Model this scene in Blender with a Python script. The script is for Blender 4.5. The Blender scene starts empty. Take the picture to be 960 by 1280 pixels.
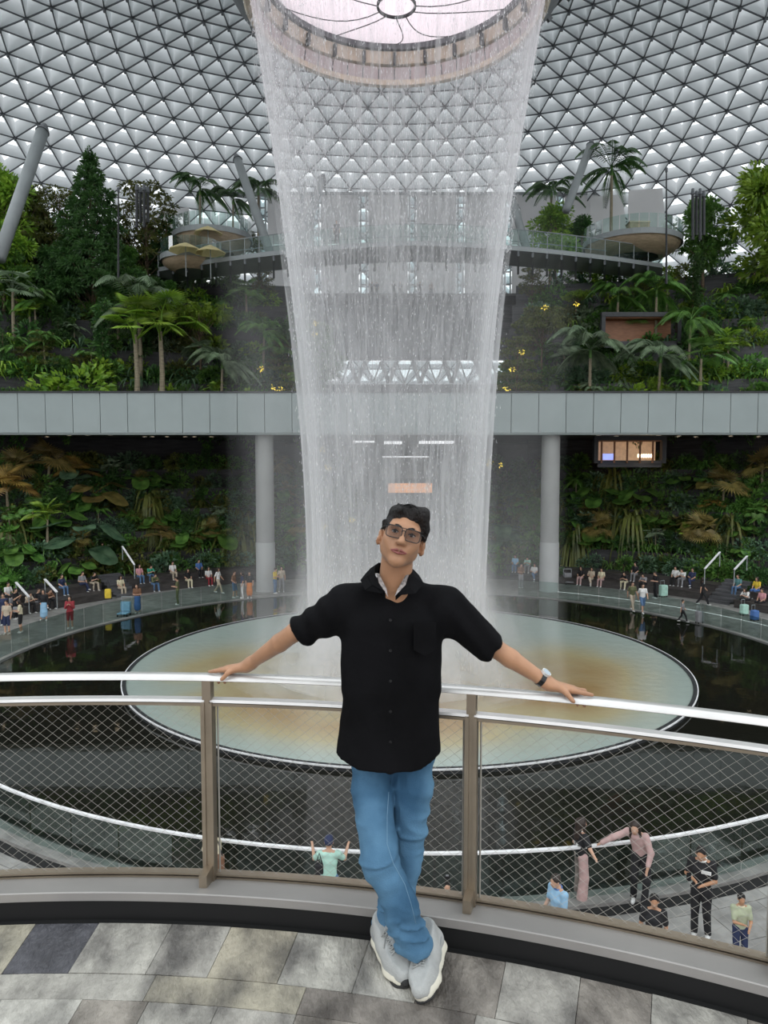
import bpy, math, random
import numpy as np
from mathutils import Vector, Matrix
S = bpy.context.scene
COL = S.collection
rnd = random.Random(7)
NP = np.random.default_rng(11)

# ------------------------------------------------------------------ camera, sky, exposure
F = 924.0; PITCH = math.radians(3.7); CZ = 1.8
cam = bpy.data.cameras.new('camera'); camo = bpy.data.objects.new('camera', cam); COL.objects.link(camo)
cam.sensor_fit = 'VERTICAL'; cam.sensor_height = 36; cam.lens = 36 * F / 1280
cam.clip_start = .05; cam.clip_end = 400
camo.location = (0, 0, CZ); camo.rotation_euler = (math.pi/2 - PITCH, 0, 0)
S.camera = camo
world = bpy.data.worlds.new('overcast'); S.world = world; world.use_nodes = True
wt = world.node_tree; bgn = wt.nodes['Background']
tc = wt.nodes.new('ShaderNodeTexCoord'); nz = wt.nodes.new('ShaderNodeTexNoise'); nz.inputs['Scale'].default_value = 2.2
nz.inputs['Detail'].default_value = 4
cr = wt.nodes.new('ShaderNodeValToRGB')
cr.color_ramp.elements[0].position = .3; cr.color_ramp.elements[0].color = (.88, .85, .87, 1)
cr.color_ramp.elements[1].position = .7; cr.color_ramp.elements[1].color = (1.0, .96, .98, 1)
wt.links.new(tc.outputs['Generated'], nz.inputs['Vector']); wt.links.new(nz.outputs['Fac'], cr.inputs['Fac'])
wt.links.new(cr.outputs['Color'], bgn.inputs['Color']); bgn.inputs['Strength'].default_value = 1.75
S.view_settings.view_transform = 'Standard'; S.view_settings.look = 'None'
S.view_settings.exposure = 0.0; S.view_settings.gamma = 1.0; S.view_settings.use_curve_mapping = False
S.cycles.max_bounces = 10; S.cycles.transparent_max_bounces = 40
S.cycles.diffuse_bounces = 4; S.cycles.glossy_bounces = 4; S.cycles.transmission_bounces = 6
S.cycles.use_denoising = True; S.cycles.sample_clamp_indirect = 6
S.cycles.caustics_reflective = False; S.cycles.caustics_refractive = False

# ------------------------------------------------------------------ measuring helpers
def ray(x, y):
    a = (x-480)/F; b = -(y-640)/F
    return Vector((a, math.cos(PITCH)+b*math.sin(PITCH), -math.sin(PITCH)+b*math.cos(PITCH)))
def G(x, y, z):
    r = ray(x, y); return r*((z-CZ)/r.z) + Vector((0, 0, CZ))
def A(x, y, D):
    r = ray(x, y); return r*(D/r.y) + Vector((0, 0, CZ))
PC = Vector((.95, 31.0, 0))                      # centre of the pool
def on_ring(px, R, s=1.0):                       # far point of an ellipse about the pool on the azimuth of px
    a = (px-480)/F; q = a/s
    A_ = q*q+1; B = -2*(q*PC.x/s+PC.y); C = (PC.x/s)**2+PC.y**2-R*R
    d = B*B-4*A_*C
    y = (-B+math.sqrt(max(d, 0)))/(2*A_)
    return a*y, y

# ------------------------------------------------------------------ materials
def mat(name, col, rough=.6, metal=0., var=.12, scale=4., bump=0., bscale=30., spec=.5, trans=0., col2=None, emit=None, estr=1., obj_rand=0., coords='Object', stretch=None, sheen=0):
    m = bpy.data.materials.new(name); m.use_nodes = True
    nt = m.node_tree; N = nt.nodes; L = nt.links; p = N['Principled BSDF']
    p.inputs['Roughness'].default_value = rough; p.inputs['Metallic'].default_value = metal
    p.inputs['Specular IOR Level'].default_value = spec
    if sheen: p.inputs['Sheen Weight'].default_value = sheen
    t = N.new('ShaderNodeTexCoord'); vec = t.outputs[coords]
    if stretch:
        mp = N.new('ShaderNodeMapping'); mp.inputs['Scale'].default_value = stretch
        L.new(vec, mp.inputs['Vector']); vec = mp.outputs['Vector']
    n = N.new('ShaderNodeTexNoise'); n.inputs['Scale'].default_value = scale; n.inputs['Detail'].default_value = 5
    L.new(vec, n.inputs['Vector'])
    r = N.new('ShaderNodeValToRGB')
    c2 = col2 if col2 else tuple(min(1, c*(1+var)+.0) for c in col)
    c1 = tuple(c*(1-var) for c in col)
    r.color_ramp.elements[0].position = .35; r.color_ramp.elements[0].color = (*c1, 1)
    r.color_ramp.elements[1].position = .65; r.color_ramp.elements[1].color = (*c2, 1)
    L.new(n.outputs['Fac'], r.inputs['Fac']); out = r.outputs['Color']
    if obj_rand:
        oi = N.new('ShaderNodeObjectInfo'); hs = N.new('ShaderNodeHueSaturation')
        mr = N.new('ShaderNodeMapRange'); mr.inputs['To Min'].default_value = 1-obj_rand; mr.inputs['To Max'].default_value = 1+obj_rand
        mh = N.new('ShaderNodeMapRange'); mh.inputs['To Min'].default_value = .5-.04*obj_rand; mh.inputs['To Max'].default_value = .5+.04*obj_rand
        L.new(oi.outputs['Random'], mr.inputs['Value']); L.new(mr.outputs['Result'], hs.inputs['Value'])
        L.new(oi.outputs['Random'], mh.inputs['Value']); L.new(mh.outputs['Result'], hs.inputs['Hue'])
        L.new(out, hs.inputs['Color']); out = hs.outputs['Color']
    L.new(out, p.inputs['Base Color'])
    if bump:
        b = N.new('ShaderNodeBump'); b.inputs['Strength'].default_value = bump; b.inputs['Distance'].default_value = .02
        n2 = N.new('ShaderNodeTexNoise'); n2.inputs['Scale'].default_value = bscale; n2.inputs['Detail'].default_value = 4
        L.new(vec, n2.inputs['Vector']); L.new(n2.outputs['Fac'], b.inputs['Height']); L.new(b.outputs['Normal'], p.inputs['Normal'])
    if emit:
        p.inputs['Emission Color'].default_value = (*emit, 1); p.inputs['Emission Strength'].default_value = estr
    if trans:
        tr = N.new('ShaderNodeBsdfTranslucent'); mx = N.new('ShaderNodeMixShader'); mx.inputs['Fac'].default_value = trans
        L.new(out, tr.inputs['Color']); L.new(p.outputs[0], mx.inputs[1]); L.new(tr.outputs[0], mx.inputs[2])
        L.new(mx.outputs[0], N['Material Output'].inputs['Surface'])
    return m
def glass_mat(name, tint, gloss=.12, haze=0., hazecol=(.9, .95, .95), rough=.02):
    m = bpy.data.materials.new(name); m.use_nodes = True
    nt = m.node_tree; N = nt.nodes; L = nt.links; N.remove(N['Principled BSDF'])
    t = N.new('ShaderNodeBsdfTransparent'); t.inputs['Color'].default_value = (*tint, 1)
    g = N.new('ShaderNodeBsdfGlossy'); g.inputs['Roughness'].default_value = rough
    lw = N.new('ShaderNodeFresnel'); lw.inputs['IOR'].default_value = 1.45
    mlt = N.new('ShaderNodeMath'); mlt.operation = 'MULTIPLY'; mlt.inputs[1].default_value = gloss*8
    L.new(lw.outputs[0], mlt.inputs[0]); mlt.use_clamp = True
    mx = N.new('ShaderNodeMixShader'); L.new(mlt.outputs[0], mx.inputs[0]); L.new(t.outputs[0], mx.inputs[1]); L.new(g.outputs[0], mx.inputs[2])
    o = mx.outputs[0]
    if haze:
        tl = N.new('ShaderNodeBsdfTranslucent'); tl.inputs['Color'].default_value = (*hazecol, 1)
        m2 = N.new('ShaderNodeMixShader'); m2.inputs[0].default_value = haze
        L.new(o, m2.inputs[1]); L.new(tl.outputs[0], m2.inputs[2]); o = m2.outputs[0]
    L.new(o, N['Material Output'].inputs['Surface'])
    return m
def water_mist_mat(name, dens, low, high, su, sv, edge=.0, col=(.93, .95, .96), fade=None, soft=False):
    """falling water: vertical streaks of white spray that let the light through; denser where one looks along the sheet"""
    m = bpy.data.materials.new(name); m.use_nodes = True
    nt = m.node_tree; N = nt.nodes; L = nt.links; N.remove(N['Principled BSDF'])
    uv = N.new('ShaderNodeUVMap'); uv.uv_map = 'UVMap'
    def noise(a, b, det):
        mp = N.new('ShaderNodeMapping'); mp.inputs['Scale'].default_value = (a, b, 1)
        n = N.new('ShaderNodeTexNoise'); n.inputs['Scale'].default_value = 1; n.inputs['Detail'].default_value = det
        L.new(uv.outputs[0], mp.inputs[0]); L.new(mp.outputs[0], n.inputs['Vector']); return n.outputs['Fac']
    def mth(op, a, b=None, c=None, clamp=False):
        n = N.new('ShaderNodeMath'); n.operation = op; n.use_clamp = clamp
        for i, v in enumerate((a, b, c)):
            if v is None: continue
            if isinstance(v, (int, float)): n.inputs[i].default_value = v
            else: L.new(v, n.inputs[i])
        return n.outputs[0]
    def rng(v, a, b, c, d):
        n = N.new('ShaderNodeMapRange'); n.interpolation_type = 'SMOOTHSTEP'
        for i, q in enumerate((a, b, c, d)): n.inputs[i+1].default_value = q
        L.new(v, n.inputs[0]); return n.outputs[0]
    fine = rng(noise(su, sv, 3), low, high, 0, 1)
    broad = rng(noise(su*.12, sv*.25, 2), .3, .7, .35, 1.15)
    a = mth('MULTIPLY', fine, broad)
    a = mth('MULTIPLY', a, dens)
    if edge:
        lw = N.new('ShaderNodeLayerWeight'); lw.inputs['Blend'].default_value = .5
        e = mth('POWER', lw.outputs['Facing'], 2.6)
        a = mth('MULTIPLY_ADD', e, edge, a)
        a = mth('MULTIPLY', a, rng(lw.outputs['Facing'], .86, 1.0, 1, .12))
    if soft:      # thin mist: fades out where one looks along the bank
        lw = N.new('ShaderNodeLayerWeight'); lw.inputs['Blend'].default_value = .5
        a = mth('MULTIPLY', a, rng(lw.outputs['Facing'], .30, .92, 1, 0))
    if fade:
        sp = N.new('ShaderNodeSeparateXYZ'); L.new(uv.outputs[0], sp.inputs[0])
        for (v0, v1, f0, f1) in fade:
            a = mth('MULTIPLY', a, rng(sp.outputs[1], v0, v1, f0, f1))
    a = mth('MINIMUM', a, .93)
    d = N.new('ShaderNodeBsdfDiffuse'); d.inputs['Color'].default_value = (*col, 1)
    tl = N.new('ShaderNodeBsdfTranslucent'); tl.inputs['Color'].default_value = (*col, 1)
    mx = N.new('ShaderNodeMixShader'); mx.inputs[0].default_value = .5; L.new(d.outputs[0], mx.inputs[1]); L.new(tl.outputs[0], mx.inputs[2])
    t = N.new('ShaderNodeBsdfTransparent'); m3 = N.new('ShaderNodeMixShader')
    L.new(a, m3.inputs[0]); L.new(t.outputs[0], m3.inputs[1]); L.new(mx.outputs[0], m3.inputs[2])
    L.new(m3.outputs[0], N['Material Output'].inputs['Surface'])
    return m

M = {}
M['metal'] = mat('brushed_steel', (.74, .73, .71), .34, .45, .05, 8, stretch=(1, 1, 1))
M['bronze'] = mat('bronze_metal', (.36, .30, .23), .38, .8, .1, 6)
M['wire'] = mat('steel_wire', (.40, .38, .34), .5, .4, .1, 5)
M['sill'] = mat('sill_metal', (.34, .325, .31), .45, .25, .06, 3)
M['black'] = mat('black_gap', (.006, .006, .006), .8)
M['panel'] = mat('grey_cladding', (.32, .37, .365), .42, .1, .04, .6)
M['column'] = mat('column_paint', (.34, .345, .335), .6, 0, .05, .8)
M['column_low'] = mat('column_base_cladding', (.46, .47, .465), .55, 0, .04, .8)
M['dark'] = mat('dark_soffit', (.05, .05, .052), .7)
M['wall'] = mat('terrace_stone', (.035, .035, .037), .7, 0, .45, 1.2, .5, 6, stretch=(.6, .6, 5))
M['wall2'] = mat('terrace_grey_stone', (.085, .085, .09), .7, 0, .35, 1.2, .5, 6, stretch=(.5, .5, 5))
M['soil'] = mat('soil', (.03, .025, .018), .95)
M['pave'] = mat('grey_paving', (.27, .265, .25), .45, 0, .25, 2.5, .2, 20, obj_rand=.12)
M['grout'] = mat('grout', (.09, .09, .085), .9)
M['bench'] = mat('dark_timber_bench', (.055, .048, .045), .5, 0, .3, 2, stretch=(1, 1, 6))
M['white'] = mat('white_paint', (.8, .8, .8), .5)
M['blind'] = mat('white_roller_blind', (.84, .83, .83), .8, 0, .03, .3, trans=.5)
M['steel_tube'] = mat('painted_steel_tube', (.30, .325, .33), .5, .1, .05, 1)
M['rib'] = mat('roof_beam_edge', (.13, .14, .15), .5, .2)
M['web'] = mat('roof_beam_side', (.72, .76, .77), .6, 0, .04, .5, trans=.32, obj_rand=.06)
M['skylight'] = mat('pink_white_skylight', (.98, .88, .93), .8, 0, .01, .5, trans=.95)
M['frame_dark'] = mat('dark_steel', (.04, .042, .045), .5, .3)
M['wood'] = mat('warm_wood', (.30, .13, .06), .5, 0, .2, 2, stretch=(1, 1, 8))
M['palewood'] = mat('pale_wood', (.50, .38, .26), .55, 0, .15, 2, stretch=(1, 1, 6))
M['yellow_cloth'] = mat('cream_yellow_canvas', (.74, .63, .33), .8, 0, .08, 1, trans=.25)
M['glow'] = mat('lit_lamp', (1, .85, .6), .5, emit=(1, .78, .5), estr=5)
M['flower_glow'] = mat('yellow_flower_light', (.9, .75, .08), .5, emit=(1, .75, .1), estr=.8)
M['shoplit'] = mat('lit_shop_interior', (.6, .5, .4), .5, emit=(1, .55, .28), estr=.22)
M['coollit'] = mat('lit_white_ceiling_panel', (.9, .9, .9), .5, emit=(.95, .97, 1), estr=1.3)
M['screen'] = mat('screen_blue', (.3, .4, .9), .5, emit=(.35, .42, 1), estr=1.0)
M['sign'] = mat('orange_sign_face', (.9, .45, .2), .5, emit=(1, .45, .2), estr=.7)
M['signtxt'] = mat('sign_lettering', (.9, .6, .45), .5, emit=(1, .75, .5), estr=.55)
M['trunk'] = mat('tree_bark', (.17, .12, .08), .85, 0, .3, 6)
M['palmtrunk'] = mat('palm_stem', (.26, .22, .15), .8, 0, .25, 6, stretch=(1, 1, 8))
M['glass'] = glass_mat('balustrade_glass', (.80, .87, .85), .05)
M['glass_far'] = glass_mat('upper_rail_glass', (.72, .86, .82), .08, .12, (.6, .85, .8))
M['pane'] = glass_mat('roof_glass', (.90, .99, 1.0), .02, .10)
M['lens'] = glass_mat('spectacle_lens', (.68, .66, .66), .07)
GREENS = {
 'deep': ((.03, .09, .022), (.095, .21, .055)), 'mid': ((.06, .165, .03), (.18, .36, .07)),
 'bright': ((.13, .28, .025), (.36, .52, .06)), 'blue': ((.06, .14, .075), (.18, .30, .17)),
 'olive': ((.07, .095, .022), (.20, .22, .05)), 'gold': ((.15, .13, .035), (.36, .28, .09)),
 'amber': ((.22, .12, .03), (.45, .30, .08)), 'sage': ((.13, .20, .11), (.32, .42, .26))}
for k, (a, b) in GREENS.items():
    M['leaf_'+k] = mat('leaves_'+k, a, .42, 0, .2, 2.3, col2=b, trans=.3, obj_rand=.22)

# ------------------------------------------------------------------ object helpers
WM = {}
class MB:
    def __init__(s): s.v = []; s.f = []; s.m = []; s.uv = None
    def quad(s, a, b, c, d, m=0):
        n = len(s.v); s.v += [tuple(a), tuple(b), tuple(c), tuple(d)]; s.f.append((n, n+1, n+2, n+3)); s.m.append(m)
    def tri(s, a, b, c, m=0):
        n = len(s.v); s.v += [tuple(a), tuple(b), tuple(c)]; s.f.append((n, n+1, n+2)); s.m.append(m)
    def box(s, c, size, rz=0, m=0, R=None):
        c = Vector(c); R = R or Matrix.Rotation(rz, 3, 'Z'); n = len(s.v)
        for dx in (-.5, .5):
            for dy in (-.5, .5):
                for dz in (-.5, .5): s.v.append(tuple(c+R@Vector((dx*size[0], dy*size[1], dz*size[2]))))
        for f in ((0, 1, 3, 2), (4, 6, 7, 5), (0, 4, 5, 1), (2, 3, 7, 6), (0, 2, 6, 4), (1, 5, 7, 3)):
            s.f.append(tuple(n+i for i in f)); s.m.append(m)
    def bar(s, a, b, w, h, m=0, up=(0, 0, 1)):
        a = Vector(a); b = Vector(b); d = (b-a); L = d.length
        if L < 1e-6: return
        d.normalize(); x = d.cross(Vector(up))
        if x.length < 1e-4: x = d.cross(Vector((0, 1, 0)))
        x.normalize(); z = x.cross(d)
        R = Matrix((x, d, z)).transposed(); s.box((a+b)/2, (w, L, h), m=m, R=R)
    def tube(s, pts, r, n=8, m=0, cap=True):
        pts = [Vector(p) for p in pts]; base = len(s.v); rr = r if isinstance(r, (list, tuple)) else [r]*len(pts)
        ref = None
        for i, p in enumerate(pts):
            t = (pts[min(i+1, len(pts)-1)]-pts[max(i-1, 0)]).normalized()
            if ref is None:
                ref = t.cross(Vector((0, 0, 1)))
                if ref.length < .05: ref = t.cross(Vector((0, 1, 0)))
            ref = (ref-t*ref.dot(t)).normalized(); b = t.cross(ref)
            for k in range(n):
                a = 2*math.pi*k/n; s.v.append(tuple(p+(ref*math.cos(a)+b*math.sin(a))*rr[i]))
        for i in range(len(pts)-1):
            for k in range(n):
                k2 = (k+1) % n
                s.f.append((base+i*n+k, base+i*n+k2, base+(i+1)*n+k2, base+(i+1)*n+k)); s.m.append(m)
        if cap:
            s.f.append(tuple(base+k for k in range(n))[::-1]); s.m.append(m)
            s.f.append(tuple(base+(len(pts)-1)*n+k for k in range(n))); s.m.append(m)
    def lathe(s, prof, c=(0, 0), n=32, a0=0, a1=2*math.pi, m=0, sx=1., closed=None, uvs=False):
        """revolve (radius, z) pairs; angle 0 is +Y, growing towards +X"""
        base = len(s.v); full = abs(a1-a0-2*math.pi) < 1e-5; k = len(prof)
        for i in range(n+1):
            a = a0+(a1-a0)*i/n
            for (r, z) in prof: s.v.append((c[0]+math.sin(a)*r*sx, c[1]+math.cos(a)*r, z))
        for i in range(n):
            for j in range(k-1):
                s.f.append((base+i*k+j, base+(i+1)*k+j, base+(i+1)*k+j+1, base+i*k+j+1)); s.m.append(m)
        if uvs:
            s.uv = s.uv or []
            r0 = prof[0][0]
            for i in range(n):
                for j in range(k-1):
                    for (ii, jj) in ((i, j), (i+1, j), (i+1, j+1), (i, j+1)):
                        s.uv.append(((a0+(a1-a0)*ii/n)*r0, prof[jj][1]))
    def disc(s, c, r, z, n=64, m=0, sx=1):
        b = len(s.v); s.v += [(c[0]+math.sin(2*math.pi*i/n)*r*sx, c[1]+math.cos(2*math.pi*i/n)*r, z) for i in range(n)]
        s.f.append(tuple(range(b, b+n))[::-1]); s.m.append(m)
    def arrays(s, V, Fc, m=0):
        b = len(s.v); s.v += [tuple(x) for x in V.tolist()]; s.f += [tuple(b+i for i in q) for q in Fc.tolist()]; s.m += [m]*len(Fc)
    def mesh(s, name, mats, smooth=False):
        me = bpy.data.meshes.new(name); me.from_pydata(s.v, [], s.f)
        for x in (mats if isinstance(mats, (list, tuple)) else [mats]): me.materials.append(x)
        if any(s.m): me.polygons.foreach_set('material_index', s.m)
        if smooth: me.polygons.foreach_set('use_smooth', [True]*len(me.polygons))
        if s.uv:
            l = me.uv_layers.new(name='UVMap'); l.data.foreach_set('uv', [c for q in s.uv for c in q])
        me.update(); return me
def link(name, me, parent=None, local=False):
    o = bpy.data.objects.new(name, me); COL.objects.link(o)
    if parent is not None:
        o.parent = parent
        if not local: o.matrix_parent_inverse = WM.get(parent.name, Matrix.Identity(4)).inverted()
        WM[o.name] = (WM.get(parent.name, Matrix.Identity(4)) if local else Matrix.Identity(4))
    return o
def tag(o, label=None, cat=None, group=None, kind=None):
    if label: o['label'] = label
    if cat: o['category'] = cat
    if group: o['group'] = group
    if kind: o['kind'] = kind
    return o
def thing(name, label, cat, loc=(0, 0, 0), rz=0, group=None, kind=None):
    o = bpy.data.objects.new(name, None); COL.objects.link(o); o.empty_display_size = .1
    o.location = loc; o.rotation_euler = (0, 0, rz)
    WM[o.name] = Matrix.Translation(loc) @ Matrix.Rotation(rz, 4, 'Z')
    return tag(o, label, cat, group, kind)
def part(name, mb, mats, parent, smooth=False, local=False, kind=None, label=None):
    o = link(name, mb.mesh(name, mats, smooth) if isinstance(mb, MB) else mb, parent, local)
    return tag(o, label, kind=kind)
def struct(name, mb, mats, parent=None, smooth=False):
    o = link(name, mb.mesh(name, mats, smooth), parent)
    if parent is None: o['kind'] = 'structure'
    return o
def dup(root, loc, rz=0, sc=1., label=None, group=None, flip=False):
    r = root.copy(); COL.objects.link(r); r.location = loc; r.rotation_euler = (0, 0, rz)
    r.scale = (sc, sc, sc) if not isinstance(sc, (tuple, list)) else sc
    if label: r['label'] = label
    if group: r['group'] = group
    for ch in root.children:
        c = ch.copy(); COL.objects.link(c); c.parent = r
        for g in ch.children:
            d = g.copy(); COL.objects.link(d); d.parent = c
    return r
class Protos:
    """the first placement uses the built thing itself; later ones copy it"""
    def __init__(s): s.d = {}; s.used = set()
    def place(s, key, loc, rz, sc, label, group=None, cat=None):
        root = s.d[key]
        if key in s.used: o = dup(root, loc, rz, sc, label, group)
        else:
            s.used.add(key); o = root; o.location = loc; o.rotation_euler = (0, 0, rz)
            o.scale = (sc, sc, sc) if not isinstance(sc, (tuple, list)) else sc
            o['label'] = label
            if group: o['group'] = group
        if cat: o['category'] = cat
        return o

# ------------------------------------------------------------------ smooth solid modeller (distance field -> mesh)
def vnoise(P, seed=0):
    """value noise on (...,3)"""
    r = np.random.default_rng(seed).random((32, 32, 32))
    i = np.floor(P).astype(int); f = P-i; f = f*f*(3-2*f); out = 0
    for dx in (0, 1):
        for dy in (0, 1):
            for dz in (0, 1):
                w = (f[..., 0] if dx else 1-f[..., 0])*(f[..., 1] if dy else 1-f[..., 1])*(f[..., 2] if dz else 1-f[..., 2])
                out = out+w*r[(i[..., 0]+dx) % 32, (i[..., 1]+dy) % 32, (i[..., 2]+dz) % 32]
    return out*2-1
class Field:
    def __init__(s, lo, hi, h):
        s.h = h; s.lo = np.array(lo, float); n = np.ceil((np.array(hi, float)-s.lo)/h).astype(int)+1
        s.n = n; s.V = np.full(n, 1.0)
    def block(s, lo, hi):
        a = np.clip(np.floor((np.array(lo)-s.lo)/s.h).astype(int), 0, s.n-1); b = np.clip(np.ceil((np.array(hi)-s.lo)/s.h).astype(int)+1, 1, s.n)
        b = np.maximum(b, a+1)
        g = np.meshgrid(*[s.lo[k]+s.h*np.arange(a[k], b[k]) for k in range(3)], indexing='ij')
        return tuple(slice(a[k], b[k]) for k in range(3)), np.stack(g, -1)
    def comb(s, sl, d, k, op):
        v = s.V[sl]
        if op == 'add':
            if k > 0:
                q = np.maximum(k-np.abs(v-d), 0)/k; s.V[sl] = np.minimum(v, d)-q*q*k*.25
            else: s.V[sl] = np.minimum(v, d)
        else:
            d = -d
            if k > 0:
                q = np.maximum(k-np.abs(v-d), 0)/k; s.V[sl] = np.maximum(v, d)+q*q*k*.25
            else: s.V[sl] = np.maximum(v, d)
    def cap(s, a, b, ra, rb=None, k=.02, flat=None, op='add'):
        """tapered capsule; flat=(direction, factor) stretches (factor>1) its section along direction"""
        a = np.array(a, float); b = np.array(b, float); rb = ra if rb is None else rb
        m = max(ra, rb)*(max(1, flat[1]) if flat else 1)+k+2*s.h+.01
        sl, P = s.block(np.minimum(a, b)-m, np.maximum(a, b)+m)
        ab = b-a; q = P-a; h = np.clip((q@ab)/max(ab@ab, 1e-12), 0, 1); v = q-h[..., None]*ab
        if flat:
            d = np.array(flat[0], float); d /= np.linalg.norm(d); c = v@d
            v = v-(c*(1-1/flat[1]))[..., None]*d
        s.comb(sl, np.linalg.norm(v, axis=-1)-(ra+(rb-ra)*h), k, op); return s
    def ell(s, c, r, R=None, k=.02, op='add'):
        c = np.array(c, float); r = np.array(r, float); m = r.max()+k+2*s.h+.01
        sl, P = s.block(c-m, c+m); q = P-c
        if R is not None: q = q@np.array(R)          # columns of R are the ellipsoid's axes
        k0 = np.linalg.norm(q/r, axis=-1); k1 = np.linalg.norm(q/(r*r), axis=-1)+1e-9
        s.comb(sl, k0*(k0-1)/k1, k, op); return s
    def cut(s, p, n, k=0.):
        """keep the side the normal n points away from"""
        g = np.meshgrid(*[s.lo[i]+s.h*np.arange(s.n[i]) for i in range(3)], indexing='ij'); P = np.stack(g, -1)
        n = np.array(n, float); n /= np.linalg.norm(n); d = (P-np.array(p))@n
        if k > 0:
            q = np.maximum(k-np.abs(s.V-d), 0)/k; s.V = np.maximum(s.V, d)+q*q*k*.25
        else: s.V = np.maximum(s.V, d)
        return s
    def disp(s, fn):
        sl, P = s.block(s.lo, s.lo+s.h*(s.n-1)); near = np.abs(s.V) < .06
        d = np.zeros(s.V.shape); d[near] = fn(P[near]); s.V = s.V+d; return s
    def mesh(s, name, mat_, smooth=True, cutlist=None):
        V = s.V; V[0] = V[-1] = 1; V[:, 0] = V[:, -1] = 1; V[:, :, 0] = V[:, :, -1] = 1
        ins = V < 0; n = s.n-1
        cnt = np.zeros(n, int)
        C = [(i, j, k) for i in (0, 1) for j in (0, 1) for k in (0, 1)]
        sub = lambda A_, c: A_[c[0]:c[0]+n[0], c[1]:c[1]+n[1], c[2]:c[2]+n[2]]
        for c in C: cnt += sub(ins, c)
        act = (cnt > 0) & (cnt < 8); idx = np.full(n, -1); ids = np.argwhere(act); idx[act] = np.arange(len(ids))
        acc = np.zeros((len(ids), 3)); num = np.zeros(len(ids))
        cv = {c: sub(V, c)[act] for c in C}
        for c in C:
            for ax in range(3):
                if c[ax]: continue
                c2 = tuple(1 if q == ax else c[q] for q in range(3)); a = cv[c]; b = cv[c2]; x = (a < 0) != (b < 0)
                t = np.where(x, a/np.where(x, a-b, 1), 0); p = np.tile(np.array(c, float), (len(ids), 1)); p[:, ax] = t
                acc += p*x[:, None]; num += x
        P = s.lo+s.h*(ids+acc/num[:, None]); quads = []
        for ax in range(3):
            u, w = [(1, 2), (2, 0), (0, 1)][ax]
            a = [slice(None)]*3; b = [slice(None)]*3; a[ax] = slice(0, -1); b[ax] = slice(1, None)
            ch = ins[tuple(a)] != ins[tuple(b)]; e = np.argwhere(ch)
            e = e[(e[:, u] > 0) & (e[:, w] > 0) & (e[:, u] < n[u]) & (e[:, w] < n[w])]
            if not len(e): continue
            def cell(du, dw):
                q = e.copy(); q[:, u] += du; q[:, w] += dw; return idx[q[:, 0], q[:, 1], q[:, 2]]
            q = np.stack([cell(-1, -1), cell(0, -1), cell(0, 0), cell(-1, 0)], 1)
            flip = ~ins[e[:, 0], e[:, 1], e[:, 2]]; q[flip] = q[flip][:, ::-1]; quads.append(q)
        Q = np.concatenate(quads); me = bpy.data.meshes.new(name)
        me.vertices.add(len(P)); me.vertices.foreach_set('co', P.ravel())
        me.loops.add(Q.size); me.loops.foreach_set('vertex_index', Q.ravel().astype(np.int32))
        me.polygons.add(len(Q)); me.polygons.foreach_set('loop_start', np.arange(0, Q.size, 4, dtype=np.int32))
        me.polygons.foreach_set('loop_total', np.full(len(Q), 4, dtype=np.int32))
        me.update(calc_edges=True); me.validate()
        me.materials.append(mat_)
        if smooth: me.polygons.foreach_set('use_smooth', [True]*len(me.polygons))
        return me
# ================================================================== THE SETTING
LZ = -6.6
pcx, pcy = PC.x, PC.y
def TH(x, y): return math.atan2(x-pcx, y-pcy)
# ---- pool
mb = MB(); mb.lathe([(11.35, LZ-.02), (17.2, LZ-.02)], (pcx, pcy), 128)
def water_mat():
    m = bpy.data.materials.new('dark_pool_water'); m.use_nodes = True; N = m.node_tree.nodes; L = m.node_tree.links; p = N['Principled BSDF']
    p.inputs['Base Color'].default_value = (.012, .012, .009, 1); p.inputs['Roughness'].default_value = .04; p.inputs['IOR'].default_value = 1.4
    p.inputs['Specular IOR Level'].default_value = .75
    t = N.new('ShaderNodeTexCoord'); n = N.new('ShaderNodeTexNoise'); n.inputs['Scale'].default_value = 1.3; n.inputs['Detail'].default_value = 3
    b = N.new('ShaderNodeBump'); b.inputs['Strength'].default_value = .12; b.inputs['Distance'].default_value = .03
    L.new(t.outputs['Object'], n.inputs[0]); L.new(n.outputs[0], b.inputs['Height']); L.new(b.outputs[0], p.inputs['Normal']); return m
M['water'] = water_mat()
o = struct('pool_water', mb, M['water'])
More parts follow.
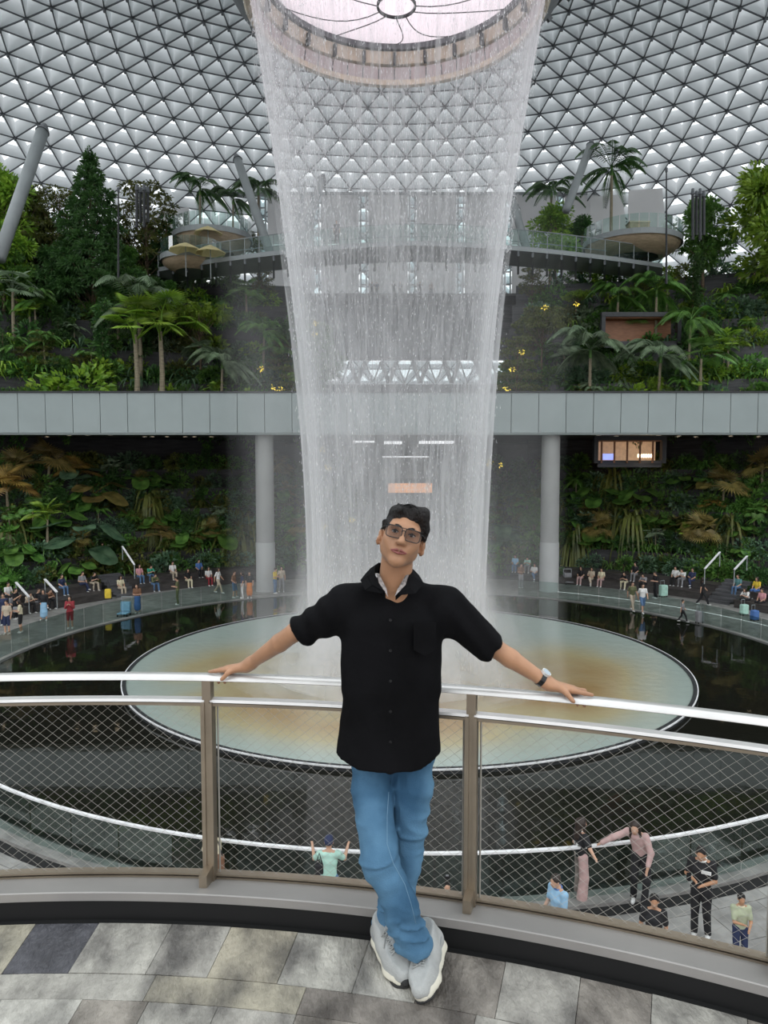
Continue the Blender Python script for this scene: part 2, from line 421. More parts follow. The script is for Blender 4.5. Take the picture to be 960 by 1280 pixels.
# inner basin: shallow sheet of bubbling water sloping to the middle
def basin_mat():
    m = bpy.data.materials.new('basin_water'); m.use_nodes = True; N = m.node_tree.nodes; L = m.node_tree.links; p = N['Principled BSDF']
    p.inputs['Roughness'].default_value = .16; p.inputs['Specular IOR Level'].default_value = .6
    t = N.new('ShaderNodeTexCoord'); mp = N.new('ShaderNodeMapping'); mp.inputs['Scale'].default_value = (.16, .16, .16)
    n = N.new('ShaderNodeTexNoise'); n.inputs['Scale'].default_value = 1; n.inputs['Detail'].default_value = 5
    L.new(t.outputs['Object'], mp.inputs[0]); L.new(mp.outputs[0], n.inputs['Vector'])
    # brown reflections are painted into the colour towards the near half of the basin
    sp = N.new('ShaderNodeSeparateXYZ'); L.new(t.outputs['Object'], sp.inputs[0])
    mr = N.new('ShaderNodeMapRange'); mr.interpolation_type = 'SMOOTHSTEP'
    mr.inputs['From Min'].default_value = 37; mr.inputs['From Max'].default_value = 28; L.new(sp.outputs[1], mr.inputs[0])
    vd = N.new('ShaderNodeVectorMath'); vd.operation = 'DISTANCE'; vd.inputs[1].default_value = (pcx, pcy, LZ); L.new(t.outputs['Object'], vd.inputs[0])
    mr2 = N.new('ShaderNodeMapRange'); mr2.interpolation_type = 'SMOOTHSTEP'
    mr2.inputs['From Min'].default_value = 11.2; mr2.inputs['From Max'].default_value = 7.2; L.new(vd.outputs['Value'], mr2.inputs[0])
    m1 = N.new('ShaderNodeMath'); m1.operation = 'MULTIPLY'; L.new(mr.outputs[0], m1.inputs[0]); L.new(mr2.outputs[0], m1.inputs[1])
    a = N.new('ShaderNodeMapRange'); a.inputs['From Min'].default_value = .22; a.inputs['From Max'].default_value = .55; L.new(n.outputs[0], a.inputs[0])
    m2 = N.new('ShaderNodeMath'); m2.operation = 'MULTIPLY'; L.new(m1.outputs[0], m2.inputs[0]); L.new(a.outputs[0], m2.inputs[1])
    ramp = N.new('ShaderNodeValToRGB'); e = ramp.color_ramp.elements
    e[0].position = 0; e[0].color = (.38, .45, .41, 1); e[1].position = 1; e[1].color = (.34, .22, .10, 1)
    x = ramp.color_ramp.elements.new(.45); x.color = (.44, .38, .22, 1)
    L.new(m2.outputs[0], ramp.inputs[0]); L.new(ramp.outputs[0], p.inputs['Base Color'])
    n2 = N.new('ShaderNodeTexNoise'); n2.inputs['Scale'].default_value = 2.4; n2.inputs['Detail'].default_value = 6
    b = N.new('ShaderNodeBump'); b.inputs['Strength'].default_value = .35; b.inputs['Distance'].default_value = .05
    L.new(t.outputs['Object'], n2.inputs[0]); L.new(n2.outputs[0], b.inputs['Height']); L.new(b.outputs[0], p.inputs['Normal']); return m
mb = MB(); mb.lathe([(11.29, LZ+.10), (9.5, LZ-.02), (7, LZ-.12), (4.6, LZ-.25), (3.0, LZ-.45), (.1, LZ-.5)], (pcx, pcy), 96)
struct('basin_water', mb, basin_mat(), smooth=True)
rim = thing('basin_rim', 'thin dark circular rim with white edge line around the inner basin', 'rim', (pcx, pcy, LZ))
mb = MB(); mb.lathe([(11.42, LZ-.05), (11.42, LZ+.14), (11.28, LZ+.14), (11.28, LZ-.05)], (pcx, pcy), 128)
part('rim_wall', mb, M['frame_dark'], rim)
mb = MB(); mb.lathe([(11.46, LZ+.10), (11.46, LZ+.145), (11.42, LZ+.145), (11.42, LZ+.10)], (pcx, pcy), 128)
part('edge_line', mb, M['white'], rim)
# ---- lower floor slab and paving stones
mb = MB(); mb.lathe([(17.2, LZ-.4), (17.2, LZ), (17.4, LZ), (17.4, LZ-.03), (31, LZ-.03)], (pcx, pcy), 128)
fl = struct('floor', mb, M['grout'])
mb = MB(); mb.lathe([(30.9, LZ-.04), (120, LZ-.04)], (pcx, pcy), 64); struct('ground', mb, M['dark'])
stones = []
rows = [17.42+.92*i for i in range(8)]
for i in range(7):
    r0, r1 = rows[i]+.008, rows[i+1]-.008; nn = int(2*math.pi*r0/1.15)
    for k in range(nn):
        a0 = 2*math.pi*(k+.5*(i % 2))/nn; a1 = a0+2*math.pi/nn-.016/r0
        mx, my = pcx+math.sin((a0+a1)/2)*(r0+r1)/2, pcy+math.cos((a0+a1)/2)*(r0+r1)/2
        if my < 1 or abs(mx/my) > .62: continue
        stones.append((math.hypot(mx, my), r0, r1, a0, a1))
stones.sort()
def stone_into(mb, st):
    _, r0, r1, a0, a1 = st; P = []
    for (r, a) in ((r0, a0), (r1, a0), (r1, a1), (r0, a1)): P.append((pcx+math.sin(a)*r, pcy+math.cos(a)*r))
    z = LZ+rnd.uniform(-.003, .003); n = len(mb.v)
    mb.v += [(x, y, z) for x, y in P]+[(x, y, LZ-.04) for x, y in P]
    for f in ((0, 1, 2, 3), (0, 4, 5, 1), (1, 5, 6, 2), (2, 6, 7, 3), (3, 7, 4, 0)): mb.f.append(tuple(n+i for i in f[::-1])); mb.m.append(0)
for st in stones[:280]:
    mb = MB(); stone_into(mb, st); part('paving_stone', mb, M['pave'], fl)
mb = MB()
for st in stones[280:]: stone_into(mb, st)
part('paving_stones', mb, M['pave'], fl, kind='stuff')
# ---- glass balustrade round the water
bal = thing('glass_balustrade', 'ring of frameless glass panels with thin white rail around the dark water', 'balustrade', (pcx, pcy, LZ))
NB = 84
for k in range(NB):
    a0 = 2*math.pi*k/NB+.0012; a1 = 2*math.pi*(k+1)/NB-.0012; am = (a0+a1)/2
    mx, my = pcx+math.sin(am)*17.5, pcy+math.cos(am)*17.5
    if my < 1 or abs(mx/my) > .68: continue
    far_mid = my > 44 and abs(mx) < 9
    if far_mid: continue
    mb = MB(); q = [(pcx+math.sin(a)*r, pcy+math.cos(a)*r) for a, r in ((a0, 17.50), (a1, 17.50), (a1, 17.515), (a0, 17.515))]
    n = len(mb.v); mb.v += [(x, y, LZ+.06) for x, y in q]+[(x, y, LZ+1.06) for x, y in q]
    for f in ((0, 1, 5, 4), (1, 2, 6, 5), (2, 3, 7, 6), (3, 0, 4, 7), (4, 5, 6, 7)): mb.f.append(f); mb.m.append(0)
    part('glass_panel', mb, M['glass'], bal)
near0 = TH(-9.5, 16.5); near1 = TH(10.5, 16.5)
mb = MB(); a_lo, a_hi = math.pi*.55, math.pi*1.45
mb.lathe([(17.47, LZ+1.06), (17.47, LZ+1.10), (17.55, LZ+1.10), (17.55, LZ+1.06), (17.47, LZ+1.06)], (pcx, pcy), 60, a_lo, a_hi)
part('top_rail', mb, M['white'], bal)
mb = MB(); mb.lathe([(17.3, LZ-.02), (17.3, LZ+.07), (17.42, LZ+.07)], (pcx, pcy), 60, a_lo, a_hi); mb.lathe([(17.42, LZ+.07), (17.75, LZ+.07), (17.75, LZ)], (pcx, pcy), 60, a_lo, a_hi)
part('base_kerb', mb, M['pave'], bal)
mb = MB(); mb.lathe([(17.76, LZ+.006), (18.05, LZ+.006)], (pcx, pcy), 60, a_lo, a_hi); part('drain_slot', mb, M['black'], bal)

# ---- straight bridge crossing behind the water, its columns
BY, BZ0, BZ1 = 47.5, 3.8, 6.33
br = thing('train_bridge', 'long straight pale grey bridge beam crossing behind the waterfall', 'bridge', (0, BY+2, BZ0))
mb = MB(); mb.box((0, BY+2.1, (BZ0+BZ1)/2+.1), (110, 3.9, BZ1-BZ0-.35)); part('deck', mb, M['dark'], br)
w = 34/F*BY
for i in range(-17, 18):
    mb = MB(); x = i*w+.25; mb.box((x, BY, (BZ0+BZ1)/2), (w-.035, .10, BZ1-BZ0)); part('fascia_panel', mb, M['panel'], br)
mb = MB(); mb.box((0, BY, BZ1+.06), (96, .3, .1)); part('top_trim', mb, M['frame_dark'], br)
mb = MB(); mb.box((0, BY+.5, BZ0-.05), (96, .9, .12)); part('bottom_lip', mb, M['panel'], br)
for x, lab in ((-7.85, 'round grey column left of the waterfall carrying the bridge'), (10.95, 'round grey column right of the waterfall carrying the bridge')):
    c = thing('round_column', lab, 'column', (x, BY+1.2, LZ))
    mb = MB(); mb.lathe([(.60, -3.35), (.60, BZ0)], (x, BY+1.2), 32); part('shaft', mb, M['column'], c, True)
    mb = MB(); mb.lathe([(.66, LZ), (.66, LZ+.05), (.63, LZ+.05), (.63, -3.36), (.60, -3.35)], (x, BY+1.2), 32); part('base_cladding', mb, M['column_low'], c, False)
# ---- slab behind the bridge with downlights
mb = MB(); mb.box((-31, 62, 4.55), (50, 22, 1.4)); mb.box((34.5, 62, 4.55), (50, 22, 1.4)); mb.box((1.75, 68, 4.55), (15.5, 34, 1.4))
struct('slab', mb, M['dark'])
k = 0
for i in range(15):
    for sgn in (-1, 1):
        x = sgn*(13.0+i*1.0+rnd.uniform(-.3, .3))+(2 if sgn > 0 else 0); y = rnd.choice((52.0, 53.6, 55.0))
        if rnd.random() < .3: continue
        l = thing('downlight', 'small round recessed downlight in the dark soffit on the %s' % ('left' if sgn < 0 else 'right'), 'light', (x, y, 3.84), group='downlights in the %s soffit' % ('left' if sgn < 0 else 'right'))
        mb = MB(); mb.lathe([(.001, 3.83), (.13, 3.83)], (x, y), 12); part('lamp', mb, M['glow'], l)
        mb = MB(); mb.lathe([(.13, 3.80), (.18, 3.80), (.18, 3.84)], (x, y), 12); part('trim_ring', mb, M['white'], l)

# ---- planted terraces
LS, US = 1.12, 1.5
lower = [(25.6, -5.75), (27.0, -4.5), (28.3, -3.1), (29.5, -1.6), (30.6, -.1), (31.6, 1.4)]
upper = [(27.5, 5.6), (29.6, 8.1), (31.8, 10.8), (34.0, 13.4), (36.4, 15.8), (39.0, 18.2)]
def terrace(name, lv, s, aL, aR, z0, depth, wallmat, side):
    for i, (R, z) in enumerate(lv):
        zb = z0 if i == 0 else lv[i-1][1]-.3
        mb = MB(); n = 40
        mb.lathe([(R, zb), (R, z), (R+.18, z), (R+.18, z-.14), ], (pcx, pcy), n, aL, aR, sx=s)
        R2 = lv[i+1][0]+.1 if i+1 < len(lv) else R+depth
        mb.lathe([(R+.18, z-.14), (R2, z-.14)], (pcx, pcy), n, aL, aR, m=1, sx=s)
        for a in (aL, aR):   # closing end wall
            P = [(pcx+math.sin(a)*r*s, pcy+math.cos(a)*r) for r in (R, R2)]
            mb.quad((*P[0], zb), (*P[1], zb), (*P[1], z-.14), (*P[0], z-.14))
        o = struct(name+'_'+side, mb, [wallmat, M['soil']])
def ang(px, R, s):
    x, y = on_ring(px, R, s); return math.atan2((x-pcx)/s, y-pcy)
def ang2(px, R, s): return ang(px, R, s)
UA = {'left': (-1.45, ang(392, 33, US)), 'right': (ang(632, 33, US), 1.45)}
LA = {'left': (-1.3, ang(432, 28, LS)), 'right': (ang(590, 28, LS), 1.3)}
for sd in ('left', 'right'):
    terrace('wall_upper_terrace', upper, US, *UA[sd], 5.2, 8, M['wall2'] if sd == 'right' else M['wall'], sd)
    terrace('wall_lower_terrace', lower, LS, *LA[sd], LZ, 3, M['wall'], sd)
# back walls and outer enclosure
mb = MB(); mb.lathe([(80, LZ), (80, 16)], (pcx, pcy), 48, -2.2, -.42); mb.lathe([(80, LZ), (80, 8)], (pcx, pcy), 24, -.42, .5); mb.lathe([(80, LZ), (80, 16)], (pcx, pcy), 48, .5, 2.2); struct('wall_outer', mb, M['wall'])
mb = MB(); mb.lathe([(34.5, LZ), (34.5, 3.9)], (pcx, pcy), 60, -1.4, -.25, sx=LS); mb.lathe([(34.5, LZ), (34.5, 3.9)], (pcx, pcy), 60, .3, 1.4, sx=LS)
struct('wall_back', mb, M['wall'])

# ---- far facade behind the water: white blinds, glazed strips, deck, dark wall, glazed band
FY = 88.0
def FX(px): return (px-480)/F*FY
def FZ(row): return A(480, row, FY).z
fac = thing('far_facade', 'tall facade of white blinds and glazed strips behind the waterfall', 'facade', (3, FY, 5))
for (x0, x1) in ((338, 392), (403, 449), (461, 509), (520, 568), (579, 626), (637, 690), (700, 748)):
    for (r0, r1) in ((243, 306), (307, 370)):
        mb = MB(); mb.box(((FX(x0)+FX(x1))/2, FY, (FZ(r0)+FZ(r1))/2), (FX(x1)-FX(x0), .06, FZ(r0)-FZ(r1)-.12)); part('blind', mb, M['blind'], fac)
for px in (332, 397, 455, 514.5, 573.5, 631.5, 695):
    mb = MB(); x = FX(px)
    for row in range(244, 372, 16): mb.box((x, FY+.1, FZ(row+8)), (.85, .1, FZ(row)-FZ(row+16)-.3))
    part('glazed_strip', mb, M['pane'], fac)
    mb = MB(); mb.box((x-.32, FY-.1, (FZ(243)+FZ(372))/2), (.16, .2, FZ(243)-FZ(372))); mb.box((x+.32, FY-.1, (FZ(243)+FZ(372))/2), (.16, .2, FZ(243)-FZ(372)))
    for row in range(244, 372, 16): mb.box((x, FY-.05, FZ(row)), (.8, .1, .16))
    part('mullion', mb, M['steel_tube'], fac)
for i in range(14):
    x = FX(402+18*i); mb = MB(); z0, z1 = FZ(374), FZ(364); mb.bar((x, FY-.4, z0), (x+FX(489), FY-.4, z1), .12, .12); mb.bar((x+FX(489), FY-.4, z1), (x+2*FX(489), FY-.4, z0), .12, .12)
    part('diagonal_strut', mb, M['steel_tube'], fac)
mb = MB(); mb.box((FX(520), FY+.2, FZ(242)), (60, .5, .35)); part('head_beam', mb, M['steel_tube'], fac)
mb = MB(); mb.box((3, FY+2, (FZ(376)+FZ(447))/2), (70, 1, FZ(376)-FZ(447))); struct('wall_far', mb, M['wall2'])
mb = MB(); mb.box((3, FY-.5, FZ(376)), (70, 5.5, .25)); struct('floor_far_deck', mb, M['grout'])
gb = thing('glazed_band', 'low band of zigzag triangular windows under the far dark wall', 'window', (3, FY, FZ(478)))
W0, W1 = FZ(452), FZ(479)
for i in range(11):
    x0 = FX(418)+i*1.85; x1 = x0+1.85
    mb = MB(); mb.tri((x0, FY, W0), (x1, FY, W0), ((x0+x1)/2, FY, W1)); mb.tri(((x0+x1)/2, FY, W1), (x1, FY, W0), (x1+.92, FY, W1)); part('pane', mb, M['pane'], gb)
    mb = MB(); t = .5 if i % 2 else .16; mb.bar((x0, FY-.15, W0), ((x0+x1)/2, FY-.15, W1), t, .2, up=(0, 1, 0)); mb.bar(((x0+x1)/2, FY-.15, W1), (x1, FY-.15, W0), t, .2, up=(0, 1, 0)); part('strut', mb, M['steel_tube'], gb)
mb = MB(); mb.box((3, FY, (W1+5)/2-.2), (60, 1.2, W1-5)); struct('wall_far_low', mb, M['wall2'])
# ---- interior seen under the bridge in the middle
mb = MB(); mb.box((2, 78, -1.4), (34, .5, 10.6)); struct('wall_far_interior', mb, M['grout'])
def ix(px, y): return (px-480)/F*y
inter = thing('shop_front', 'dim shop front with bright white ceiling lights under the bridge behind the waterfall', 'shop', (2, 70, LZ))
for (x0, x1, r0, r1) in ((442, 468, 547, 556), (480, 502, 549, 558), (524, 566, 549, 557)):
    mb = MB(); y = 66; mb.box(((ix(x0, y)+ix(x1, y))/2, y, (A(480, r0, y).z+A(480, r1, y).z)/2), (ix(x1, y)-ix(x0, y), 2.0, .2)); part('ceiling_light', mb, M['coollit'], inter)
for (x0, x1, r0, r1, mt) in ((478, 536, 571, 598, 'pave'), (456, 476, 575, 640, 'grout'), (540, 566, 575, 640, 'grout')):
    mb = MB(); y = 72; mb.box(((ix(x0, y)+ix(x1, y))/2, y, (A(480, r0, y).z+A(480, r1, y).z)/2), (ix(x1, y)-ix(x0, y), .3, A(480, r0, y).z-A(480, r1, y).z)); part('wall_panel', mb, M[mt], inter)
mb = MB(); y = 70; mb.box((ix(507, y), y, A(480, 571, y).z), (4.4, .1, .1)); part('light_strip', mb, M['coollit'], inter)
sg = thing('orange_sign', 'long orange hanging sign with pale lettering behind the waterfall', 'sign', (ix(512, 62), 62, A(480, 616, 62).z))
y = 62; zc = (A(480, 604, y).z+A(480, 616, y).z)/2
mb = MB(); mb.box((ix(512.5, y), y, zc), (ix(540, y)-ix(485, y), .15, A(480, 604, y).z-A(480, 616, y).z)); part('sign_board', mb, M['sign'], sg)
mb = MB()
for row, n_, s0 in ((.17, 11, -1.45), (-.12, 14, -1.5)):
    for i in range(n_): mb.box((ix(512.5, y)+s0+i*.19, y-.09, zc+row), (.13, .02, .13 if i % 4 else .04))
mb.lathe([(.001, 0), (.16, 0)], (0, 0), 12); 
for i in range(len(mb.v)-26, len(mb.v)): x_, y_, z_ = mb.v[i]; mb.v[i] = (ix(512.5, y)+1.35+x_, y-.09, zc+y_)
part('lettering', mb, M['signtxt'], sg)
for dx in (-1.5, 1.5):
    mb = MB(); mb.tube([(ix(512.5, y)+dx, y, zc+.35), (ix(512.5, y)+dx, y, 3.85)], .03, 6); part('hanger_rod', mb, M['frame_dark'], sg)

# ---- roof: triangular grid dome turning down into the round opening
prof = [(6.9, 21.6), (8.2, 23.3), (10, 25.8), (13, 29.0), (17, 32.0), (21.5, 34.6), (26, 36.6), (31, 38.0), (36, 38.6), (41, 38.6), (46, 38.0), (51, 36.8), (56, 35.0), (61, 32.6), (65.5, 29.6), (69.5, 26.0), (73, 22.0), (76, 17.5), (78, 12.5)]
def resample(p, step_fn):
    out = [p[0]]; seg = 0; cur = np.array(p[0], float); i = 0; pts = [np.array(q, float) for q in p]
    while True:
        st = step_fn(cur[0]); 
        while i < len(pts)-1:
            d = np.linalg.norm(pts[i+1]-cur)
            if d >= st: cur = cur+(pts[i+1]-cur)*st/d; break
            st -= d; cur = pts[i+1]; i += 1
        else: return out
        out.append(tuple(cur))
rowsR = resample(prof, lambda r: 1.5 if r < 12 else (2.0 if r < 22 else 2.45))
ringsN = []; 
for j, (r, z) in enumerate(rowsR):
    ringsN.append(28 if r < 12 else (56 if r < 25 else 112))
nodes = []; 
for j, (r, z) in enumerate(rowsR):
    n = ringsN[j]; i2 = min(j+1, len(rowsR)-1); i1 = max(j-1, 0)
    t = np.array(rowsR[i2])-np.array(rowsR[i1]); t /= np.linalg.norm(t); nr, nzz = -t[1], t[0]     # outward-up normal
    if nzz < 0 and r < 40: nr, nzz = -nr, -nzz
    off = .5*(j % 2)
    nodes.append([(Vector((pcx+math.sin(2*math.pi*(k+off)/n)*r, pcy+math.cos(2*math.pi*(k+off)/n)*r, z)), Vector((math.sin(2*math.pi*(k+off)/n)*nr, math.cos(2*math.pi*(k+off)/n)*nr, nzz))) for k in range(n)])
tris = []
for j in range(len(rowsR)-1):
    n, m = ringsN[j], ringsN[j+1]; o0 = .5*(j % 2); o1 = .5*((j+1) % 2)
    if n == m:
        for k in range(n):
            if o0 == 0: tris += [((j, k), (j, (k+1) % n), (j+1, k)), ((j, (k+1) % n), (j+1, (k+1) % n), (j+1, k))]
            else: tris += [((j, k), (j, (k+1) % n), (j+1, (k+1) % n)), ((j, k), (j+1, (k+1) % n), (j+1, k))]
    else:
        for k in range(m):     # outer ring twice as fine
            a = (k+.5+o1)/m*n-o0; b = int(math.floor(a+1e-6)) % n
            nk = int(math.floor((k+1+.5+o1)/m*n-o0+1e-6)) % n
            tris.append(((j+1, k), (j+1, (k+1) % m), (j, b)))
            if nk != b: tris.append(((j, b), (j+1, (k+1) % m), (j, nk)))
roof = struct('ceiling', MB(), M['web'])
ribs = MB(); glassmb = MB(); done = set(); detail = []
def inview(c, mg=0.):
    if c.y < 8: return False
    d = math.hypot(c.x, c.y); e = (c.z-CZ)/c.y
    return abs(c.x/c.y) < .60+mg and e < .78+mg
for t in tris:
    P = [nodes[a][b][0] for a, b in t]; Nn = [nodes[a][b][1] for a, b in t]; c = (P[0]+P[1]+P[2])/3
    if not inview(c, .12):
        glassmb.tri(*P); continue
    detail.append((c.length, P, Nn, c, t))
detail.sort(key=lambda q: q[0])
def panel_into(mb, P, Nn, c):
    n = (Nn[0]+Nn[1]+Nn[2]).normalized(); D = 1.25
    Q = [p+(c-p)*.03+n*.02 for p in P]; T = [p+(c-p)*.48+n*D for p in P]
    for i in range(3):
        k2 = (i+1) % 3; mb.quad(Q[i], Q[k2], T[k2], T[i], 0)
    mb.tri(*T, 1)
sel = [d for d in detail if inview(d[3], 0)][:300]; ids = {id(d) for d in sel}
for d in sel:
    mb = MB(); panel_into(mb, d[1], d[2], d[3]); part('roof_panel', mb, [M['web'], M['pane']], roof)
mb = MB()
for d in detail:
    if id(d) not in ids: panel_into(mb, d[1], d[2], d[3])
part('roof_panels', mb, [M['web'], M['pane']], roof, kind='stuff')
part('roof_glazing', glassmb, M['pane'], roof, kind='stuff')
for d in detail:
    t = d[4]; P = d[1]
    for i in range(3):
        key = tuple(sorted((t[i], t[(i+1) % 3])))
        if key in done: continue
        done.add(key); ribs.bar(P[i], P[(i+1) % 3], .09, .10)
for key in {a for d in detail for a in d[4]}:
    p, n = nodes[key[0]][key[1]]; ribs.bar(p-n*.30, p+n*.3, .20, .20, up=(0, 1, .01))
part('roof_ribs', ribs, M['rib'], roof, kind='stuff')

# ---- ring at the opening, cable net
C0 = (pcx-.45, pcy)
ring = thing('oculus_ring', 'round opening in the roof with cream inner bands where the water falls from', 'ring', (C0[0], C0[1], 20))
M['cream'] = mat('cream_ring_cladding', (.70, .62, .50), .5, .1, .12, 2)
M['pinkpanel'] = mat('pale_ring_panel', (.62, .55, .54), .45, .1, .06, 1)
mb = MB(); mb.lathe([(5.82, 20.25), (5.82, 20.0), (6.0, 19.95), (6.1, 20.05)], C0, 72); part('lip', mb, M['cream'], ring)
NPn = 48
for k in range(NPn):
    mb = MB(); mb.lathe([(5.86, 20.27), (5.78, 20.8), (5.9, 20.8)], C0, 2, 2*math.pi*k/NPn+.004, 2*math.pi*(k+1)/NPn-.004); part('ring_panel', mb, M['pinkpanel'], ring)
mb = MB(); mb.lathe([(5.95, 20.8), (5.95, 20.86), (5.72, 20.92), (5.62, 21.45)], C0, 72); part('cream_band', mb, M['cream'], ring)
mb = MB(); mb.lathe([(5.62, 21.45), (5.5, 21.5), (5.5, 21.75), (5.9, 21.8)], C0, 72); part('dark_rim', mb, M['rib'], ring)
mb = MB(); mb.lathe([(6.1, 20.05), (6.6, 20.6), (7.2, 21.6), (8.3, 23.3)], C0, 72); part('funnel_skirt', mb, M['rib'], ring)
for k in range(24):
    a = 2*math.pi*k/24; mb = MB(); mb.box((C0[0]+math.sin(a)*5.6, C0[1]+math.cos(a)*5.6, 21.1), (.12, .25, .5), rz=-a); part('bracket', mb, M['frame_dark'], ring)
mb = MB(); mb.lathe([(.01, 22.6), (2, 22.5), (4, 22.2), (5.6, 21.78)], C0, 48); part('skylight', mb, M['skylight'], ring, True)
net = thing('cable_net', 'spider of thin dark cables with small central ring across the roof opening', 'cable net', (C0[0], C0[1], 20.2))
mb = MB(); mb.lathe([(.72, 20.15), (.80, 20.15), (.80, 20.25), (.72, 20.25), (.72, 20.15)], C0, 28); part('centre_ring', mb, M['frame_dark'], net)
for k in range(12):
    a = 2*math.pi*(k+.5)/12+.26
    pts = []
    for i in range(9):
        u = i/8; r = .78+(5.5-.78)*u; sw = .35*math.sin(math.pi*u)*(1 if k % 2 else -1); pts.append((C0[0]+math.sin(a)*r+math.cos(a)*sw, C0[1]+math.cos(a)*r-math.sin(a)*sw, 20.2+1.5*u**1.6))
    mb = MB(); mb.tube(pts, .022, 5); part('cable', mb, M['frame_dark'], net)

# ---- waterfall
wf = thing('waterfall', 'tall white ring of falling water from the roof opening into the basin', 'waterfall', (C0[0], C0[1], LZ), kind='stuff')
def wr(z, r0=5.85, r1=3.45):
    u = max(0., min(1., (20.0-z)/26.0)); return r1+(r0-r1)*(1-u)**1.9
def wshell(name, dr, m, zt=20.0, zb=LZ-.3, n=128):
    mb = MB(); zs = np.linspace(zb, zt, 40); base = 0; V = []; Fc = []; UV = []
    for i in range(n+1):
        a = 2*math.pi*i/n
        for z in zs:
            r = wr(z)+dr+.05*math.sin(5*a+z*.3)
            V.append((C0[0]+math.sin(a)*r+.012*(20-z)*0, C0[1]+math.cos(a)*r, z))
    k = len(zs)
    for i in range(n):
        for j in range(k-1):
            Fc.append((i*k+j, (i+1)*k+j, (i+1)*k+j+1, i*k+j+1))
            for ii, jj in ((i, j), (i+1, j), (i+1, j+1), (i, j+1)): UV.append((2*math.pi*ii/n*4.5, zs[jj]))
    mb.v = V; mb.f = Fc; mb.m = [0]*len(Fc); mb.uv = UV
    return part(name, mb, m, wf, True, kind='stuff')
WCOL = (.93, .93, .94)
wshell('water_sheet', 0, water_mist_mat('falling_water_outer', .36, .36, .66, 6.0, .40, .95, WCOL, fade=[(-7, 17, 1.0, .80)]))
wshell('water_sheet', -.22, water_mist_mat('falling_water_inner', .28, .40, .66, 13.0, 1.1, .6, WCOL, fade=[(6, 18, 1, .75)]))
wshell('spray_sheet', .25, water_mist_mat('spray', .26, .3, .75, 1.6, .22, .7, WCOL, fade=[(2, 15, 1.0, .0)]))
# drops
mb = MB(); V = []; Fc = []; n = 17000
u = NP.random(n); zz = LZ+(26.4)*(1-NP.random(n)**1.15); zz = np.where(NP.random(n) < .45, 10+10*NP.random(n), zz); an = NP.random(n)*2*math.pi
rr = np.array([wr(z) for z in zz])+NP.normal(0, .12, n)+np.abs(NP.normal(0, .10, n))*(zz < 8); ln = NP.uniform(.04, .13, n); wd = NP.uniform(.006, .014, n)
cx = C0[0]+np.sin(an)*rr; cy = C0[1]+np.cos(an)*rr
P0 = np.stack([cx, cy, zz+ln], 1); P5 = np.stack([cx, cy, zz-ln*.4], 1)
ringv = [np.stack([cx+np.cos(q)*wd, cy+np.sin(q)*wd, zz], 1) for q in (0, 2.1, 4.2)]
V = np.stack([P0]+ringv+[P5], 1).reshape(-1, 3); b = np.arange(n)[:, None]*5
for f in ((0, 1, 2), (0, 2, 3), (0, 3, 1), (4, 2, 1), (4, 3, 2), (4, 1, 3)): Fc.append(b+np.array(f))
Fc = np.concatenate(Fc)
mb.arrays(V, Fc); M['drop'] = mat('water_drop', (.95, .95, .96), .3, trans=.4, var=.02); part('water_drops', mb, M['drop'], wf, kind='stuff')
# mist at the foot and round the fall
def mistshell(prof_, m, n=64):
    mb = MB(); mb.lathe(prof_, C0, n, uvs=True); return part('mist', mb, m, wf, True, kind='stuff')
for i, (q, h, dn) in enumerate(((4.2, 8.0, .62), (4.9, 5.2, .52), (5.8, 3.2, .42))):
    mistshell([(q+.7, LZ), (q+.35, LZ+h*.3), (q-.3, LZ+h*.7), (q-.9, LZ+h)], water_mist_mat('foot_mist%d' % i, dn, .25, .75, .5, .35, 0, WCOL, fade=[(LZ+.1, LZ+h, 1, 0)], soft=True))
mistshell([(4.3, LZ), (4.35, 5), (4.9, 11)], water_mist_mat('outer_mist', .34, .25, .75, .35, .12, 0, WCOL, fade=[(4, 11, 1, 0)], soft=True))
mistshell([(2.6, LZ), (2.6, 10), (3.4, 17)], water_mist_mat('inner_mist', .26, .25, .7, .5, .15, 0, WCOL, fade=[(10, 17, 1, .15)], soft=True))
mistshell([(7.2, LZ+.1), (7.0, 2), (7.4, 9), (8, 13)], water_mist_mat('far_mist', .20, .15, .8, .22, .10, 0, WCOL, fade=[(6, 13, 1, 0)], soft=True))
# foam on the basin
mb = MB(); mb.lathe([(2.2, LZ+.24), (3.4, LZ+.17), (4.6, LZ+.10), (6.2, LZ+.04), (8.2, LZ-.02)], C0, 64, uvs=True)
part('foam', mb, water_mist_mat('foam', .75, .35, .65, .9, 1.2, 0, (.8, .84, .82), fade=[(LZ-.02, LZ+.13, 0, 1)]), wf, True, kind='stuff')

